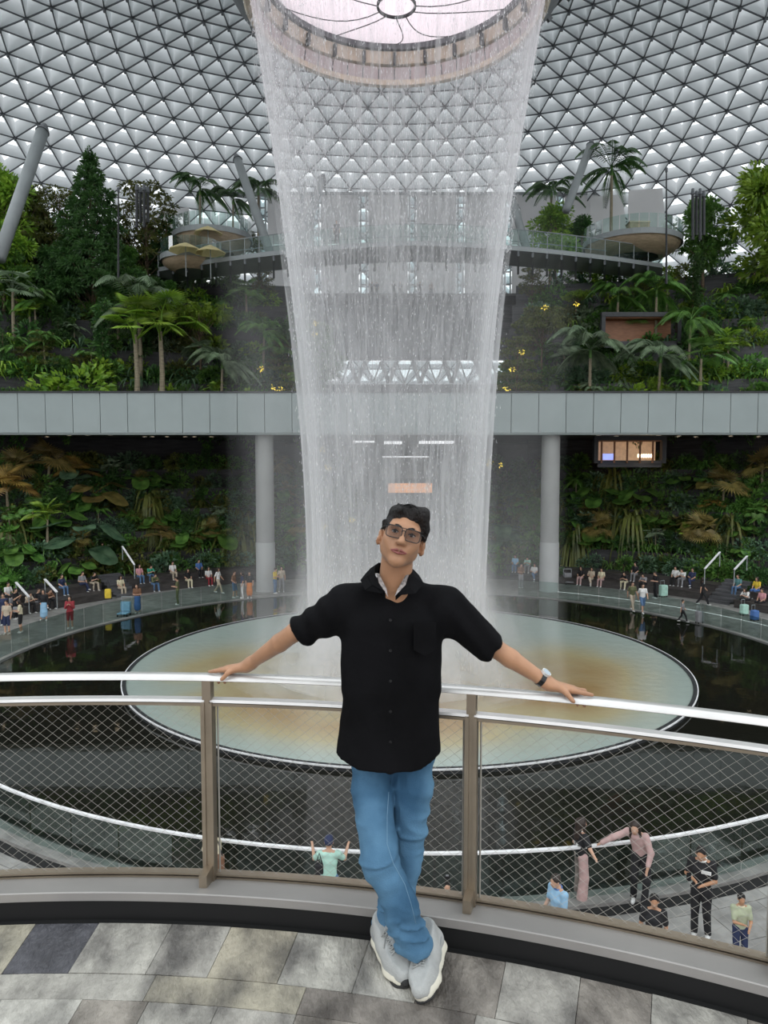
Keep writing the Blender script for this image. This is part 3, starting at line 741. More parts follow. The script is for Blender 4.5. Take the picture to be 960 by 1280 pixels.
# ---- curved footbridge high above
fb = thing('canopy_footbridge', 'curved grey footbridge spanning high behind the waterfall', 'footbridge', (2, 57, 16.5))
def fbp(px, off=0, dz=0):
    u = (px-515)/315; D = 54.5+8.5*u*u+off
    rowb = 307+28*abs(u)**1.7 + (4 if px < 515 else 0)*abs(u)
    p = A(px, rowb, 54.5+8.5*u*u); return Vector((p.x*(D/(54.5+8.5*u*u)), D, p.z+dz))
xs = list(range(198, 845, 18)); 
for i in range(len(xs)-1):
    a, b = fbp(xs[i]), fbp(xs[i+1]); a2, b2 = fbp(xs[i], 3), fbp(xs[i+1], 3)
    mb = MB(); mb.quad(a, b, b+Vector((0, 0, .35)), a+Vector((0, 0, .35))); up = Vector((0, 0, .3))
    mb.quad(a+up, b+up, b2+up, a2+up); mb.quad(a-up*.2, b-up*.2, b2-up*1.2, a2-up*1.2); mb.quad(a2, b2, b2+up, a2+up)
    part('deck_segment', mb, M['steel_tube'], fb)
    mb = MB(); mb.bar(a-Vector((0, 0, .15)), a2-Vector((0, 0, .75)), .16, .5); part('rib', mb, M['rib'], fb)
    mb = MB(); h = Vector((0, 0, 1.25)); mb.quad(a+up*1.1, b+up*1.1, b+up+h, a+up+h); part('glass_panel', mb, M['glass_far'], fb)
    mb = MB(); mb.bar(a+up, a+up+h, .05, .05, up=(0, 1, 0)); part('rail_post', mb, M['steel_tube'], fb)
mb = MB(); mb.tube([fbp(x)+Vector((0, 0, 1.55)) for x in xs], .035, 6); part('handrail', mb, M['steel_tube'], fb)
mb = MB(); mb.tube([fbp(x, 3)+Vector((0, 0, 1.55)) for x in xs], .035, 6); part('handrail', mb, M['steel_tube'], fb)

# ---- slanting struts up to the roof
for (x0, y0, x1, y1, D0, D1, r, lab) in (
    (10, 290, 53, 165, 50, 54, .42, 'thick slanting grey strut among the trees at far left'),
    (332, 300, 297, 200, 64, 68, .38, 'slanting grey strut beside the palms left of the waterfall'),
    (376, 305, 402, 225, 66, 70, .38, 'slanting grey strut inside the left edge of the waterfall'),
    (370, 300, 380, 235, 74, 76, .22, 'thin slanting strut crossing behind the left water edge'),
    (655, 300, 640, 250, 66, 69, .36, 'slanting grey strut inside the right edge of the waterfall'),
    (714, 246, 738, 182, 64, 68, .34, 'slanting grey strut beside the tall palm right of the waterfall'),
    (660, 330, 648, 262, 74, 77, .2, 'thin slanting strut behind the right edge of the waterfall')):
    a, b = A(x0, y0, D0), A(x1, y1, D1); a = a+(a-b)*.25; t = thing('roof_strut', lab, 'strut', a)
    mb = MB(); mb.tube([a, b], r, 14); part('tube', mb, M['steel_tube'], t, True)
    mb = MB(); mb.tube([b, b+(b-a).normalized()*.7], [r*1.15, r*.4], 14); part('head_joint', mb, M['rib'], t)

# ---- viewing pods at the footbridge ends
def pod(px, row, D, rad, h, lab, furn):
    c = A(px, row, D); t = thing('viewing_pod', lab, 'balcony', c)
    mb = MB(); mb.lathe([(rad*.55, c.z-h), (rad*.8, c.z-h*.7), (rad*.97, c.z-.25), (rad, c.z)], (c.x, c.y), 40); part('timber_underside', mb, M['palewood'], t, True)
    mb = MB(); mb.lathe([(rad+.15, c.z-.1), (rad+.15, c.z+.35), (rad-.1, c.z+.35), (.01, c.z+.3)], (c.x, c.y), 40); part('deck_rim', mb, M['steel_tube'], t)
    for k in range(18):
        a = math.pi+(k-9)*.19; mb = MB(); mb.lathe([(rad+.05, c.z+.36), (rad+.05, c.z+1.5)], (c.x, c.y), 1, a+.01, a+.18); part('glass_panel', mb, M['glass_far'], t)
    return c
pods = [pod(266, 301, 66, 3.3, 1.1, 'round timber viewing pod with glass rail at the left end of the footbridge', 1),
        pod(240, 328, 62, 2.4, .8, 'lower round pod with green glass rail under the yellow umbrella', 1),
        pod(790, 308, 64, 3.9, 1.05, 'round timber viewing pod with glass rail at the right end of the footbridge', 0)]
for (px, row, D, R_, lab) in ((260, 287, 62.5, 1.2, 'cream yellow umbrella on the upper left viewing pod'), (232, 308, 58.5, 1.35, 'cream yellow umbrella above the lower left pod'), (263, 311, 58.5, 1.2, 'pale yellow umbrella right of the lower left one')):
    c = A(px, row, D); t = thing('umbrella', lab, 'umbrella', (c.x, c.y, c.z-2.3))
    mb = MB(); mb.lathe([(R_, c.z-.35), (R_*.98, c.z-.3), (R_*.4, c.z+.1), (.02, c.z+.3)], (c.x, c.y), 8); part('canopy', mb, M['yellow_cloth'], t)
    mb = MB(); mb.tube([(c.x, c.y, c.z-2.3), (c.x, c.y, c.z+.3)], .04, 8); part('pole', mb, M['steel_tube'], t)
c = A(797, 292, 62); t = thing('planter_box', 'brown square box standing on the right viewing pod', 'planter', c)
mb = MB(); mb.box((c.x, c.y, c.z+.1), (1.6, 1.0, 1.3)); part('box', mb, M['palewood'], t); mb = MB(); mb.box((c.x, c.y, c.z+.8), (1.7, 1.1, .12)); part('lid', mb, M['bronze'], t)
# side white blinds
for lst, side in ((((200, 240, 262, 335),), 'left'), (((736, 782, 246, 300), (783, 832, 238, 315)), 'right')):
    t = thing('side_blind', 'white roller blind hanging behind the %s viewing pod' % side, 'blind', A(lst[0][0], lst[0][3], 72))
    for (x0, x1, r0, r1) in lst:
        y = 72; mb = MB(); mb.quad(A(x0+3, r0, y+1), A(x1-4, r0-3, y+1), A(x1+3, r1, y), A(x0, r1, y)); q = [Vector(v) for v in mb.v]
        mb.quad(*[v+Vector((0, .06, 0)) for v in q][::-1]); part('cloth', mb, M['blind'], t)
# lamp clusters
for (px, r0, r1, lab) in ((178, 238, 284, 'cluster of dark tubular spotlights on a mast at the left treetops'), (873, 243, 300, 'cluster of dark tubular spotlights on a mast at the right treetops')):
    t = thing('spotlight_cluster', lab, 'light', A(px, r1, 54))
    for i in range(4):
        x = px-7+i*4.6; a, b = A(x, r0+3*(i % 2), 54+.4*(i % 2)), A(x, r1-6*(i % 2), 54+.4*(i % 2)); mb = MB(); mb.tube([b, a], .11, 8); part('tube_lamp', mb, M['frame_dark'], t)
        mb = MB(); mb.tube([a, a+Vector((0, 0, .4))], [.16, .10], 8); part('lamp_head', mb, M['rib'], t)
for (px, r0, r1, lab) in ((833, 215, 335, 'thin tall dark mast at the right terraces'), (148, 240, 330, 'thin tall dark mast behind the conical tree')):
    t = thing('mast', lab, 'mast', A(px, r1+20, 56)); mb = MB(); mb.tube([A(px, r1+20, 56), A(px, r0, 56)], [.09, .05], 8); part('pole', mb, M['frame_dark'], t)
    mb = MB(); mb.tube([A(px, r0, 56), A(px, r0, 56)+Vector((0, 0, .3))], .1, 8); part('tip', mb, M['rib'], t)
# brown shop opening on the right terrace, restaurant under the bridge on the right
def lit_opening(x0, x1, r0, r1, D, lab, name, mt='wood'):
    a, b = A(x0, r0, D), A(x1, r1, D); t = thing(name, lab, 'shop', (a.x, D, b.z)); cx_, cz_ = (a.x+b.x)/2, (a.z+b.z)/2; w_, h_ = b.x-a.x, a.z-b.z
    mb = MB(); mb.box((cx_, D+1.2, cz_), (w_, .1, h_)); part('back_wall', mb, M[mt], t)
    mb = MB(); mb.box((cx_, D+.6, a.z-.05), (w_, 1.2, .1)); part('ceiling_board', mb, M['wood'], t)
    mb = MB(); mb.box((cx_, D, a.z+.15), (w_+.6, .5, .35)); mb.box((a.x-.15, D, cz_), (.3, .5, h_)); mb.box((b.x+.15, D, cz_), (.3, .5, h_)); part('frame', mb, M['frame_dark'], t)
    mb = MB(); mb.box((cx_, D-.05, b.z-.05), (w_, .2, .5)); part('sill', mb, M['wall2'], t); return a, b, t
lit_opening(756, 845, 396, 430, 59, 'wide opening with warm brown interior in the right terrace wall', 'terrace_opening')
a, b, t = lit_opening(747, 826, 550, 579, 54.5, 'warm lit wooden bar counter under the bridge at right', 'bar_front', 'shoplit')
c = A(760, 571, 54.2); mb = MB(); mb.box(c, (.75, .1, .45)); part('blue_screen', mb, M['screen'], t)
for i in range(6):
    c = A(798+i*3.2, 572, 54.2); mb = MB(); mb.tube([c, c+Vector((0, 0, .25))], .07, 8); part('lamp', mb, M['glow'], t)
for i in range(5):
    c = A(752+i*16, 565, 54.1); mb = MB(); mb.box(c, (.12, .1, 1.6)); part('timber_post', mb, M['wood'], t)
# ================================================================== NEAR BALCONY
BC = (-1.13, -2.75)
def bal_pt(a, R, z): return Vector((BC[0]+math.sin(a)*R, BC[1]+math.cos(a)*R, z))
near_floor = MB(); near_floor.disc(BC, 5.56, -.03, 128); near_floor.lathe([(5.56, -.03), (5.56, -.35)], BC, 96, -1.6, 1.6)
M['slate'] = [mat('slate_%d' % i, c, .46, 0, .32, 4.5, .7, 34, col2=c2, obj_rand=.16, stretch=(1.6, .7, 1)) for i, (c, c2) in enumerate((
    ((.19, .18, .165), (.47, .45, .40)), ((.20, .185, .155), (.44, .40, .31)), ((.045, .045, .052), (.12, .12, .135)), ((.13, .115, .10), (.31, .28, .245)), ((.25, .24, .22), (.52, .50, .45))))]
M['grout2'] = mat('tile_joint', (.10, .095, .085), .9)
nf = struct('floor_balcony', near_floor, M['grout2'])
trow = [(5.545, 5.261, .047, 0), (5.258, 5.133, .112, .02), (5.130, 4.86, .0475, .01), (4.857, 4.60, .052, .03), (4.597, 4.30, .056, 0)]
for ri, (r1, r0, da, off) in enumerate(trow):
    a = -.42+off; k = 0
    while a < .72:
        d = da*(1+.12*math.sin(k*2.3+ri)); aa, ab = a+.0002, a+d-.0002
        mb = MB(); z = rnd.uniform(-.0012, .0012); n = 0; q = []
        steps = 3
        top = [bal_pt(aa+(ab-aa)*i/steps, r1, z) for i in range(steps+1)]+[bal_pt(ab-(ab-aa)*i/steps, r0, z) for i in range(steps+1)]
        mb.v = [tuple(v) for v in top]+[(v.x, v.y, -.03) for v in top]; N_ = len(top)
        mb.f = [tuple(range(N_))[::-1]]+[(i, (i+1) % N_, (i+1) % N_+N_, i+N_) for i in range(N_)]; mb.m = [0]*len(mb.f)
        mi = rnd.choice((0, 0, 1, 3, 4)) if ri == 0 else rnd.choice((0, 1, 0, 4, 3))
        if ri == 0:
            px0 = (bal_pt((aa+ab)/2, 5.4, 0).x)
            if abs(px0+1.30) < .125: mi = 2
            if px0 > .3: mi = rnd.choice((3, 0, 3))
        part('slate_tile', mb, M['slate'][mi], nf); a += d; k += 1
A0, A1 = -.5, .75
mb = MB(); mb.lathe([(5.56, -.02), (5.60, -.02), (5.60, .085)], BC, 96, A0, A1); struct('baseboard_riser', mb, M['black'])
mb = MB(); mb.lathe([(5.595, .06), (5.595, .092), (5.60, .095), (5.83, .047), (5.845, .03), (5.845, -.30), (5.60, -.30)], BC, 96, A0, A1); struct('trim_sill', mb, M['sill'], smooth=False)
RZ = .925; RR = 5.765
rail = thing('railing', 'curved steel balcony railing with diamond wire mesh behind the man', 'railing', (BC[0]+.5, BC[1]+RR, .09))
mb = MB(); mb.lathe([(RR-.028, RZ-.010), (RR-.024, RZ+.008), (RR+.024, RZ+.010), (RR+.028, RZ-.008), (RR+.02, RZ-.014), (RR-.02, RZ-.014), (RR-.028, RZ-.010)], BC, 120, A0, A1); part('top_rail', mb, M['metal'], rail, True)
mb = MB(); Z2 = .832; mb.lathe([(RR-.014, Z2-.012), (RR-.010, Z2-.001), (RR+.02, Z2+.003), (RR+.02, Z2-.014), (RR-.014, Z2-.012)], BC, 120, A0, A1); part('mid_rail', mb, M['metal'], rail)
mb = MB(); mb.lathe([(RR-.016, Z2-.026), (RR-.016, Z2-.0145), (RR+.016, Z2-.0145), (RR+.016, Z2-.026), (RR-.016, Z2-.026)], BC, 120, A0, A1); part('mesh_top_frame', mb, M['bronze'], rail)
Zb = .058
for zz0, zz1 in ((Zb-.006, Zb+.010), (Zb+.016, Zb+.024)):
    mb = MB(); mb.lathe([(RR+.0, zz0), (RR+.0, zz1), (RR+.04, zz1), (RR+.04, zz0), (RR+.0, zz0)], BC, 120, A0, A1); part('bottom_rail', mb, M['bronze'], rail)
posts = [math.radians(x) for x in (-17.6, -6.8, 4.0, 14.8, 25.6, 36.4)]
for a in posts:
    for s in (-1, 1):
        mb = MB(); da = s*.0165/RR
        p0, p1 = bal_pt(a+da, RR, .055), bal_pt(a+da, RR, Z2-.01)
        R = Matrix.Rotation(-a, 3, 'Z'); mb.box((p0+p1)/2, (.013 if s > 0 else .016, .055, (p1-p0).z), R=R); part('post_flat', mb, M['bronze'] , rail)
    mb = MB(); R = Matrix.Rotation(-a, 3, 'Z'); mb.box(bal_pt(a, RR-.01, .45), (.020, .022, .77), R=R); part('post_core', mb, M['bronze'], rail)
    mb = MB(); mb.box(bal_pt(a, RR, .88), (.036, .05, .092), R=R); part('rail_bracket', mb, M['bronze'], rail)
    mb = MB(); mb.box(bal_pt(a, RR-.045, .098), (.032, .12, .07), R=R); part('foot_plate', mb, M['bronze'], rail)
# diamond wire mesh, bay by bay
def mesh_bay(a0, a1):
    mb = MB(); zt, zb = Z2-.02, Zb+.01; H = zt-zb; W = (a1-a0)*RR; pitch = .040; sl = 1.22   # horizontal run per height
    def P(s, z, dr): return bal_pt(a0+s/RR, RR+.02+dr, z)
    for sg in (1, -1):
        s = -H*sl
        while s < W+H*sl:
            # line from (s, zb) to (s+sg*H*sl, zt)
            sa, za, sb, zb_ = s, zb, s+sg*H*sl, zt
            # clip to 0..W
            def cl(sa, za, sb, zb_):
                if sa > sb: sa, za, sb, zb_ = sb, zb_, sa, za
                if sb < 0 or sa > W: return None
                k = (zb_-za)/(sb-sa)
                if sa < 0: za += k*(0-sa); sa = 0
                if sb > W: zb_ += k*(W-sb); sb = W
                return sa, za, sb, zb_
            c = cl(sa, za, sb, zb_)
            if c and c[2]-c[0] > .02:
                nseg = 3
                mb.tube([P(c[0]+(c[2]-c[0])*i/nseg, c[1]+(c[3]-c[1])*i/nseg, sg*.0012) for i in range(nseg+1)], .00065, 3, cap=False)
            s += pitch*1.28
    for s0 in (0.004, W-.004): mb.tube([P(s0, zb, 0), P(s0, zt, 0)], .004, 5)
    return mb
for i in range(len(posts)-1):
    part('wire_mesh', mesh_bay(posts[i]+.0052, posts[i+1]-.0052), M['wire'], rail, kind='stuff')

# ================================================================== THE MAN
M['skin'] = mat('skin', (.43, .225, .125), .48, 0, .10, 9, .08, 120, sheen=.1)
M['skin_arm'] = M['skin']
M['lips'] = mat('lips', (.24, .075, .065), .4)
M['hair'] = mat('black_hair', (.007, .005, .0045), .6, 0, .4, 20, .8, 60, stretch=(3, 3, 1))
M['shirt'] = mat('black_shirt', (.0042, .0042, .005), .85, 0, .35, 5, .35, 14, spec=.12)
M['lining'] = mat('striped_lining', (.30, .27, .26), .8, 0, .5, 90)
def denim(name):
    m = mat(name, (.055, .145, .26), .85, 0, .3, 3.2, .25, 260, col2=(.14, .29, .44), spec=.15); return m
M['denim'] = denim('blue_denim'); M['seam'] = mat('denim_seam', (.15, .27, .38), .85)
M['shoe'] = mat('grey_shoe_knit', (.42, .43, .42), .8, 0, .12, 14, .3, 220); M['shoe2'] = mat('grey_shoe_overlay', (.30, .32, .33), .7)
M['sole'] = mat('cream_sole', (.72, .69, .58), .6, 0, .06, 10); M['outsole'] = mat('black_outsole', (.02, .02, .02), .7)
M['lace'] = mat('grey_lace', (.36, .37, .36), .8); M['frame'] = mat('black_plastic', (.012, .012, .013), .25)
M['eye'] = mat('eye_white', (.55, .52, .50), .3); M['iris'] = mat('dark_iris', (.015, .010, .008), .15)
M['watchface'] = mat('watch_face', (.35, .42, .48), .15, .3)
v = lambda q: np.array(tuple(q), float)
hipR, hipL = v(A(466, 930, 2.80)), v(A(522, 930, 2.79))
kneeR, kneeL = v(A(476, 1078, 2.585)), v(A(510, 1078, 2.70))
ankR, ankL = v(A(517, 1186, 2.50)), v(A(484, 1178, 2.60))
shR, shL = v(A(427, 752, 2.70)), v(A(560, 753, 2.69))
elR, elL = v(A(369, 790, 2.79)), v(A(617, 809, 2.74))
# rail frames at the hands
def rail_at(px):
    a = (px-480)/F
    lo, hi = 1.5, 4
    for _ in range(40):
        y = (lo+hi)/2
        if math.hypot(a*y-BC[0], y-BC[1]) < RR: lo = y
        else: hi = y
    th = math.atan2(a*y-BC[0], y-BC[1]); return th
thR, thL = rail_at(292), rail_at(706)
def hand_frame(th, sgn):
    H = v(bal_pt(th, RR, RZ+.012)); t = np.array((math.cos(th)*sgn, -math.sin(th)*sgn, 0)); b = np.array((math.sin(th), math.cos(th), 0)); return H, t, b, np.array((0, 0, 1.))
neck0 = v(A(492, 742, 2.70)); headc = v(A(503, 672, 2.63))
chest = v(A(490, 800, 2.70)); belly = v(A(488, 890, 2.73))
man = thing('person', 'man in black short-sleeved shirt, blue jeans and glasses leaning back on the railing', 'person', (0, 2.6, 0))
# --- body in one skin: torso core, neck, arms and hands, legs
ROLL = math.radians(15); PIT = math.radians(-9); YAW = math.radians(-3)
Rh = (Matrix.Rotation(ROLL, 3, 'Y') @ Matrix.Rotation(YAW, 3, 'Z') @ Matrix.Rotation(PIT, 3, 'X'))   # head tips to its left, chin up
Rn = np.array(Rh)
def hp(x, y, z): return headc+Rn@np.array((x, y, z))        # x to picture right, -y towards the viewer, z up the head
HS = .97
fb_ = Field((-.75, 2.3, 0.02), (.80, 3.08, 1.72), .0066)
fb_.cap(neck0+(-.004, .02, -.06), hp(-.004, .028, -.04), .064, .056, .03)
fb_.cap(chest+(-.05, .02, .04), chest+(.05, .02, .04), .07, .07, .03)
fb_.cap(neck0+(0, .03, -.05), shR+(.03, 0, -.005), .034, .036, .03); fb_.cap(neck0+(0, .03, -.05), shL+(-.03, 0, -.005), .034, .036, .03)
fb_.cap(chest, (hipR+hipL)/2+(0, .02, .12), .08, .05, .03)
for sh, el, (H, t, b, n), pxw in ((shR, elR, hand_frame(thR, -1), 0), (shL, elL, hand_frame(thL, 1), 1)):
    W = H - t*.045 + n*.036 + b*(-.004)                          # wrist, just above the rail
    fb_.cap(sh, el, .046, .036, .02); mid = el+(W-el)*.30
    fb_.cap(el, mid, .036, .0355, .01); fb_.cap(mid, W-(W-el)*.08, .0355, .0235, .01); fb_.cap(W-(W-el)*.1, W, .0245, .0245, .02, flat=(b, 1.2))
    K = H + t*.040 + n*.020 + b*.006                          # knuckle centre
    fb_.cap(W, K, .019, .0155, .016, flat=(b, 1.75))
    # four fingers from the far side of the knuckles folding over the far edge of the rail
    fb_.cap(K+b*(-.016)+n*.002, K+b*(-.018)+t*.042-n*.004, .0108, .0095, .008); fb_.cap(K+b*(-.018)+t*.042-n*.004, K+b*(-.006)+t*.072-n*.012, .0095, .0078, .004)   # index along the rail
    for j, (dt, db, ln) in enumerate(((.020, .006, 1.0), (.002, .020, .95), (-.018, .026, .82))):
        k0 = K+t*dt*.6+b*db*.5+n*.0; k1 = H+t*(.040+dt*1.4+.012)+b*(.046)+n*.008; k2 = k1-n*.036*ln+b*.002+t*.002; k3 = k2-n*.016*ln-b*.024
        fb_.cap(k0, k1, .0105, .0095, .005); fb_.cap(k1, k2, .0095, .0088, .003); fb_.cap(k2, k3, .0088, .0076, .003)
    # thumb leaves the near side of the palm and hangs over the near edge
    q0 = W*.45+K*.55+b*(-.022); q1 = q0+t*.020-b*.020-n*.010; q2 = q1+t*.024-b*.004-n*.026
    fb_.cap(W*.8+K*.2+b*(-.014), q0, .0150, .0135, .010); fb_.cap(q0, q1, .0135, .0112, .008); fb_.cap(q1, q2, .0108, .0088, .004)
    if pxw: wristL = W; wdir = (W-el)/np.linalg.norm(W-el)
for hip, kn, an in ((hipR, kneeR, ankR), (hipL, kneeL, ankL)):
    fb_.cap(hip, kn, .045, .036, .02); fb_.cap(kn, an, .036, .030, .02)
# --- head
fh = fb_
fh.ell(hp(0, .012, .032), (.073*HS, .088*HS, .080*HS), Rn, .02)            # skull
fh.ell(hp(0, -.020, -.018), (.058*HS, .062*HS, .072*HS), Rn, .03)         # face
fh.cap(hp(-.036, -.006, -.050), hp(-.004, -.050, -.084), .028, .019, .03); fh.cap(hp(.036, -.006, -.050), hp(.004, -.050, -.084), .028, .019, .03)   # jaw
fh.ell(hp(0, -.060, -.086), (.024, .018, .016), Rn, .02)                   # chin
fh.cap(hp(-.04, -.050, -.018), hp(-.025, -.058, -.040), .021, .018, .03); fh.cap(hp(.04, -.050, -.018), hp(.025, -.058, -.040), .021, .018, .03)  # cheeks
fh.cap(hp(-.040, -.064, .030), hp(.040, -.064, .030), .014, .014, .02)     # brow
for s in (-1, 1): fh.ell(hp(s*.030, -.083, .010), (.017, .013, .011), Rn, .012, op='sub')
fh.cap(hp(0, -.078, .018), hp(0, -.099, -.020), .0085, .0120, .008)        # nose
fh.ell(hp(0, -.101, -.023), (.013, .012, .010), Rn, .006); 
for s in (-1, 1): fh.ell(hp(s*.0125, -.088, -.025), (.0085, .010, .008), Rn, .006)
for s in (-1, 1): fh.ell(hp(s*.0062, -.099, -.0335), (.0042, .005, .0035), Rn, .003, op='sub')
fh.cap(hp(-.018, -.074, -.0545), hp(.018, -.074, -.0545), .010, .010, .010)
for s in (-1, 1):                                                       # ears
    Re = Rn@np.array(Matrix.Rotation(s*math.radians(28), 3, 'Z')); fh.ell(hp(s*.080, .008, -.018), (.009, .019, .031), Re, .010)
    fh.ell(hp(s*.087, -.001, -.012), (.005, .011, .017), Re, .004, op='sub')
part('body', fb_.mesh('body', M['skin']), None, man)
# lips, brows, eyes, moustache shade
fl_ = Field(hp(0, -.08, -.053)-.035, hp(0, -.08, -.053)+.035, .0013)
fl_.cap(hp(-.0265, -.0810, -.0550), hp(-.006, -.0915, -.0505), .0028, .0042, .002); fl_.cap(hp(.0265, -.0810, -.0550), hp(.006, -.0915, -.0505), .0028, .0042, .002)
fl_.cap(hp(-.0235, -.0810, -.0580), hp(0, -.0905, -.0610), .0026, .0050, .001); fl_.cap(hp(.0235, -.0810, -.0580), hp(0, -.0905, -.0610), .0026, .0050, .001)
part('lips', fl_.mesh('lips', M['lips']), None, man)
for s in (-1, 1):
    mb = MB(); mb.tube([hp(s*.012, -.0805, .0300), hp(s*.026, -.0800, .0335), hp(s*.042, -.0725, .0335), hp(s*.050, -.064, .029)], [.0022, .0034, .0028, .0010], 6); part('eyebrow', mb, M['hair'], man, True)
    f_ = Field(hp(s*.030, -.07, .010)-.02, hp(s*.030, -.07, .010)+.02, .0014); f_.ell(hp(s*.030, -.0655, .009), (.0125, .0105, .0042), Rn, 0); eyo = part('eye', f_.mesh('eye', M['eye']), None, man)
    f_ = Field(hp(s*.030, -.07, .010)-.02, hp(s*.030, -.07, .010)+.02, .0012); f_.ell(hp(s*.030-.001, -.0735, .0092), (.0058, .0046, .0046), Rn, 0); part('iris', f_.mesh('iris', M['iris']), None, eyo)
    mb = MB(); mb.tube([hp(s*.016, -.0725, .0105), hp(s*.030, -.0785, .0160), hp(s*.043, -.0685, .0110)], [.0018, .0030, .0018], 5); part('upper_lash', mb, M['hair'], man, True)
# hair: side swept, short at the sides
fr = Field(hp(0, 0, .04)-.15, hp(0, 0, .04)+.15, .0030)
fr.ell(hp(0, .020, .034), (.078, .091, .080), Rn, .01)
fr.cap(hp(-.040, -.045, .084), hp(.046, -.054, .092), .020, .024, .02); fr.cap(hp(-.045, -.01, .084), hp(.040, -.01, .098), .022, .024, .02)
fr.cap(hp(.050, -.052, .092), hp(.076, -.030, .045), .022, .014, .015); fr.cap(hp(-.034, -.072, .088), hp(-.045, -.060, .108), .010, .004, .01)
fr.cap(hp(.076, -.022, .045), hp(.079, -.014, .008), .012, .006, .01); fr.cap(hp(-.074, -.020, .040), hp(-.077, -.012, .010), .010, .005, .01)
fr.ell(hp(0, -.105, -.006), (.066, .085, .077), Rn, .010, op='sub')       # clear the face
fr.cut(hp(0, 0, -.030), Rn@np.array((0, -.45, -1.)), .01)
def hairfn(P):
    q = (P-headc)@Rn; a = np.stack([q[..., 0]*55+q[..., 2]*25, q[..., 1]*16, q[..., 2]*38-q[..., 0]*30], -1)+40
    return vnoise(a, 3)*.0026+vnoise(a*2.3, 5)*.0012
fr.disp(hairfn)
part('hair', fr.mesh('hair', M['hair']), None, man)
mb = MB()
for k in range(60):
    x = NP.uniform(-.05, .06); u = NP.uniform(0, 1); p0 = hp(x*.8, -.035+NP.uniform(-.03, .05), .118-abs(x)*.25); p0 = p0+Rn@np.array((-.012, 0, -.006)); p1 = p0+Rn@np.array((.014, -.008, .006)); p2 = p1+Rn@np.array((.014, -.008, -.010))
    mb.tube([p0, p1, p2], [.0022, .0018, .0004], 4)
part('hair_strands', mb, M['hair'], man, kind='stuff')
# glasses
gz = .008
def lens_pts(s, n=28, grow=0):
    P = []
    for i in range(n):
        a = 2*math.pi*i/n; x = math.cos(a); z = math.sin(a); pw = .5
        px_ = math.copysign(abs(x)**pw, x)*(.0275+grow); pz_ = math.copysign(abs(z)**pw, z)*(.0195+grow)
        X = s*.0325+px_; P.append(hp(X, -.098+abs(X)**2*4.2, gz+pz_-(.002 if z < 0 else 0)))
    return P
gl = None
for s in (-1, 1):
    P = lens_pts(s); mb = MB(); mb.tube(P+[P[0], P[1]], .00165, 6, cap=False)
    o = part('glasses_rim', mb, M['frame'], man, True)
    mb = MB(); mb.v = [tuple(q) for q in P]; mb.f = [tuple(range(len(P)))]; mb.m = [0]; part('lens', mb, M['lens'], o)
    mb = MB(); mb.bar(hp(s*.012, -.0985, gz+.021), hp(s*.062, -.083, gz+.019), .0035, .0035); mb.tube([hp(s*.061, -.083, gz+.012), hp(s*.074, -.06, gz+.010), hp(s*.082, .005, gz+.004), hp(s*.084, .03, gz-.012)], .0018, 6); part('glasses_temple', mb, M['frame'], man, True)
mb = MB(); mb.tube([hp(-.008, -.0985, gz+.006), hp(0, -.101, gz+.010), hp(.008, -.0985, gz+.006)], .0018, 6); mb.tube([hp(-.010, -.0985, gz+.018), hp(.010, -.0985, gz+.018)], .0014, 6); part('glasses_bridge', mb, M['frame'], man, True)
# --- shirt
fs = Field((-.50, 2.42, .45), (.55, 3.0, 1.50), .0070)
def px3(x, y, D): return v(A(x, y, D))
fs.cap(px3(489, 782, 2.70), px3(488, 860, 2.71), .108, .104, .06, flat=((1, 0, 0), 1.78))
fs.cap(px3(488, 860, 2.71), px3(486, 985, 2.70), .102, .116, .008, flat=((1, 0, 0), 1.76))
fs.cap(px3(432, 752, 2.70), px3(482, 738, 2.72), .044, .058, .05); fs.cap(px3(556, 752, 2.70), px3(505, 738, 2.72), .044, .058, .05)
cufR, cufL = shR+(elR-shR)*.92, shL+(elL-shL)*.98
fs.cap(shR+(.01, 0, -.015), cufR+(0, 0, -.012), .063, .058, .05, flat=((0, 0, 1), 1.12)); fs.cap(shL+(-.01, 0, -.015), cufL+(0, 0, -.012), .063, .060, .05, flat=((0, 0, 1), 1.12))
dR, dL = (elR-shR)/np.linalg.norm(elR-shR), (elL-shL)/np.linalg.norm(elL-shL)
fs.cut(cufR, dR*1.0+np.array((-.15, 0, .0))) if False else None
# cuffs cut across the sleeve, hem cut with a rounded shirt tail
sl, P = fs.block(fs.lo, fs.lo+fs.h*(fs.n-1))
hemz = px3(486, 966, 2.60)[2]; X = P[..., 0]; cx_ = px3(487, 960, 2.7)[0]
hem = hemz+.42*np.clip(np.abs(X-cx_)-.115, 0, 1)
core = np.abs(X-cx_) < .27
fs.V = np.where(core, np.maximum(fs.V, (hem-P[..., 2])), fs.V)
for c_, d_, s in ((cufR, dR, -1), (cufL, dL, 1)):
    dd = (P-c_)@d_; fs.V = np.where(s*(X-cx_) > .2, np.maximum(fs.V, dd), fs.V)
# neck opening: a V down the front
fs.cap(px3(490, 700, 2.68), px3(490, 733, 2.69), .060, .056, .01, op='sub'); fs.cap(px3(489, 718, 2.60), px3(487, 747, 2.52), .027, .002, .004, op='sub')
def fold(P):
    a = P*np.array((9, 9, 6.)); w = vnoise(a+20, 1)*.006+vnoise(a*2.2+9, 2)*.003
    d = np.abs(P[..., 0]-px3(487, 800, 2.6)[0]-.004); w -= np.where((P[..., 1] < 2.66) & (P[..., 2] < 1.33), np.exp(-(d/.016)**4)*.0022, 0)   # button placket
    arm = np.clip((np.abs(P[..., 0]-cx_)-.18)/.1, 0, 1); w += arm*.004*np.sin(P[..., 0]*70+P[..., 2]*55)
    return w
fs.disp(fold)
shirt = part('shirt', fs.mesh('shirt', M['shirt']), None, man)
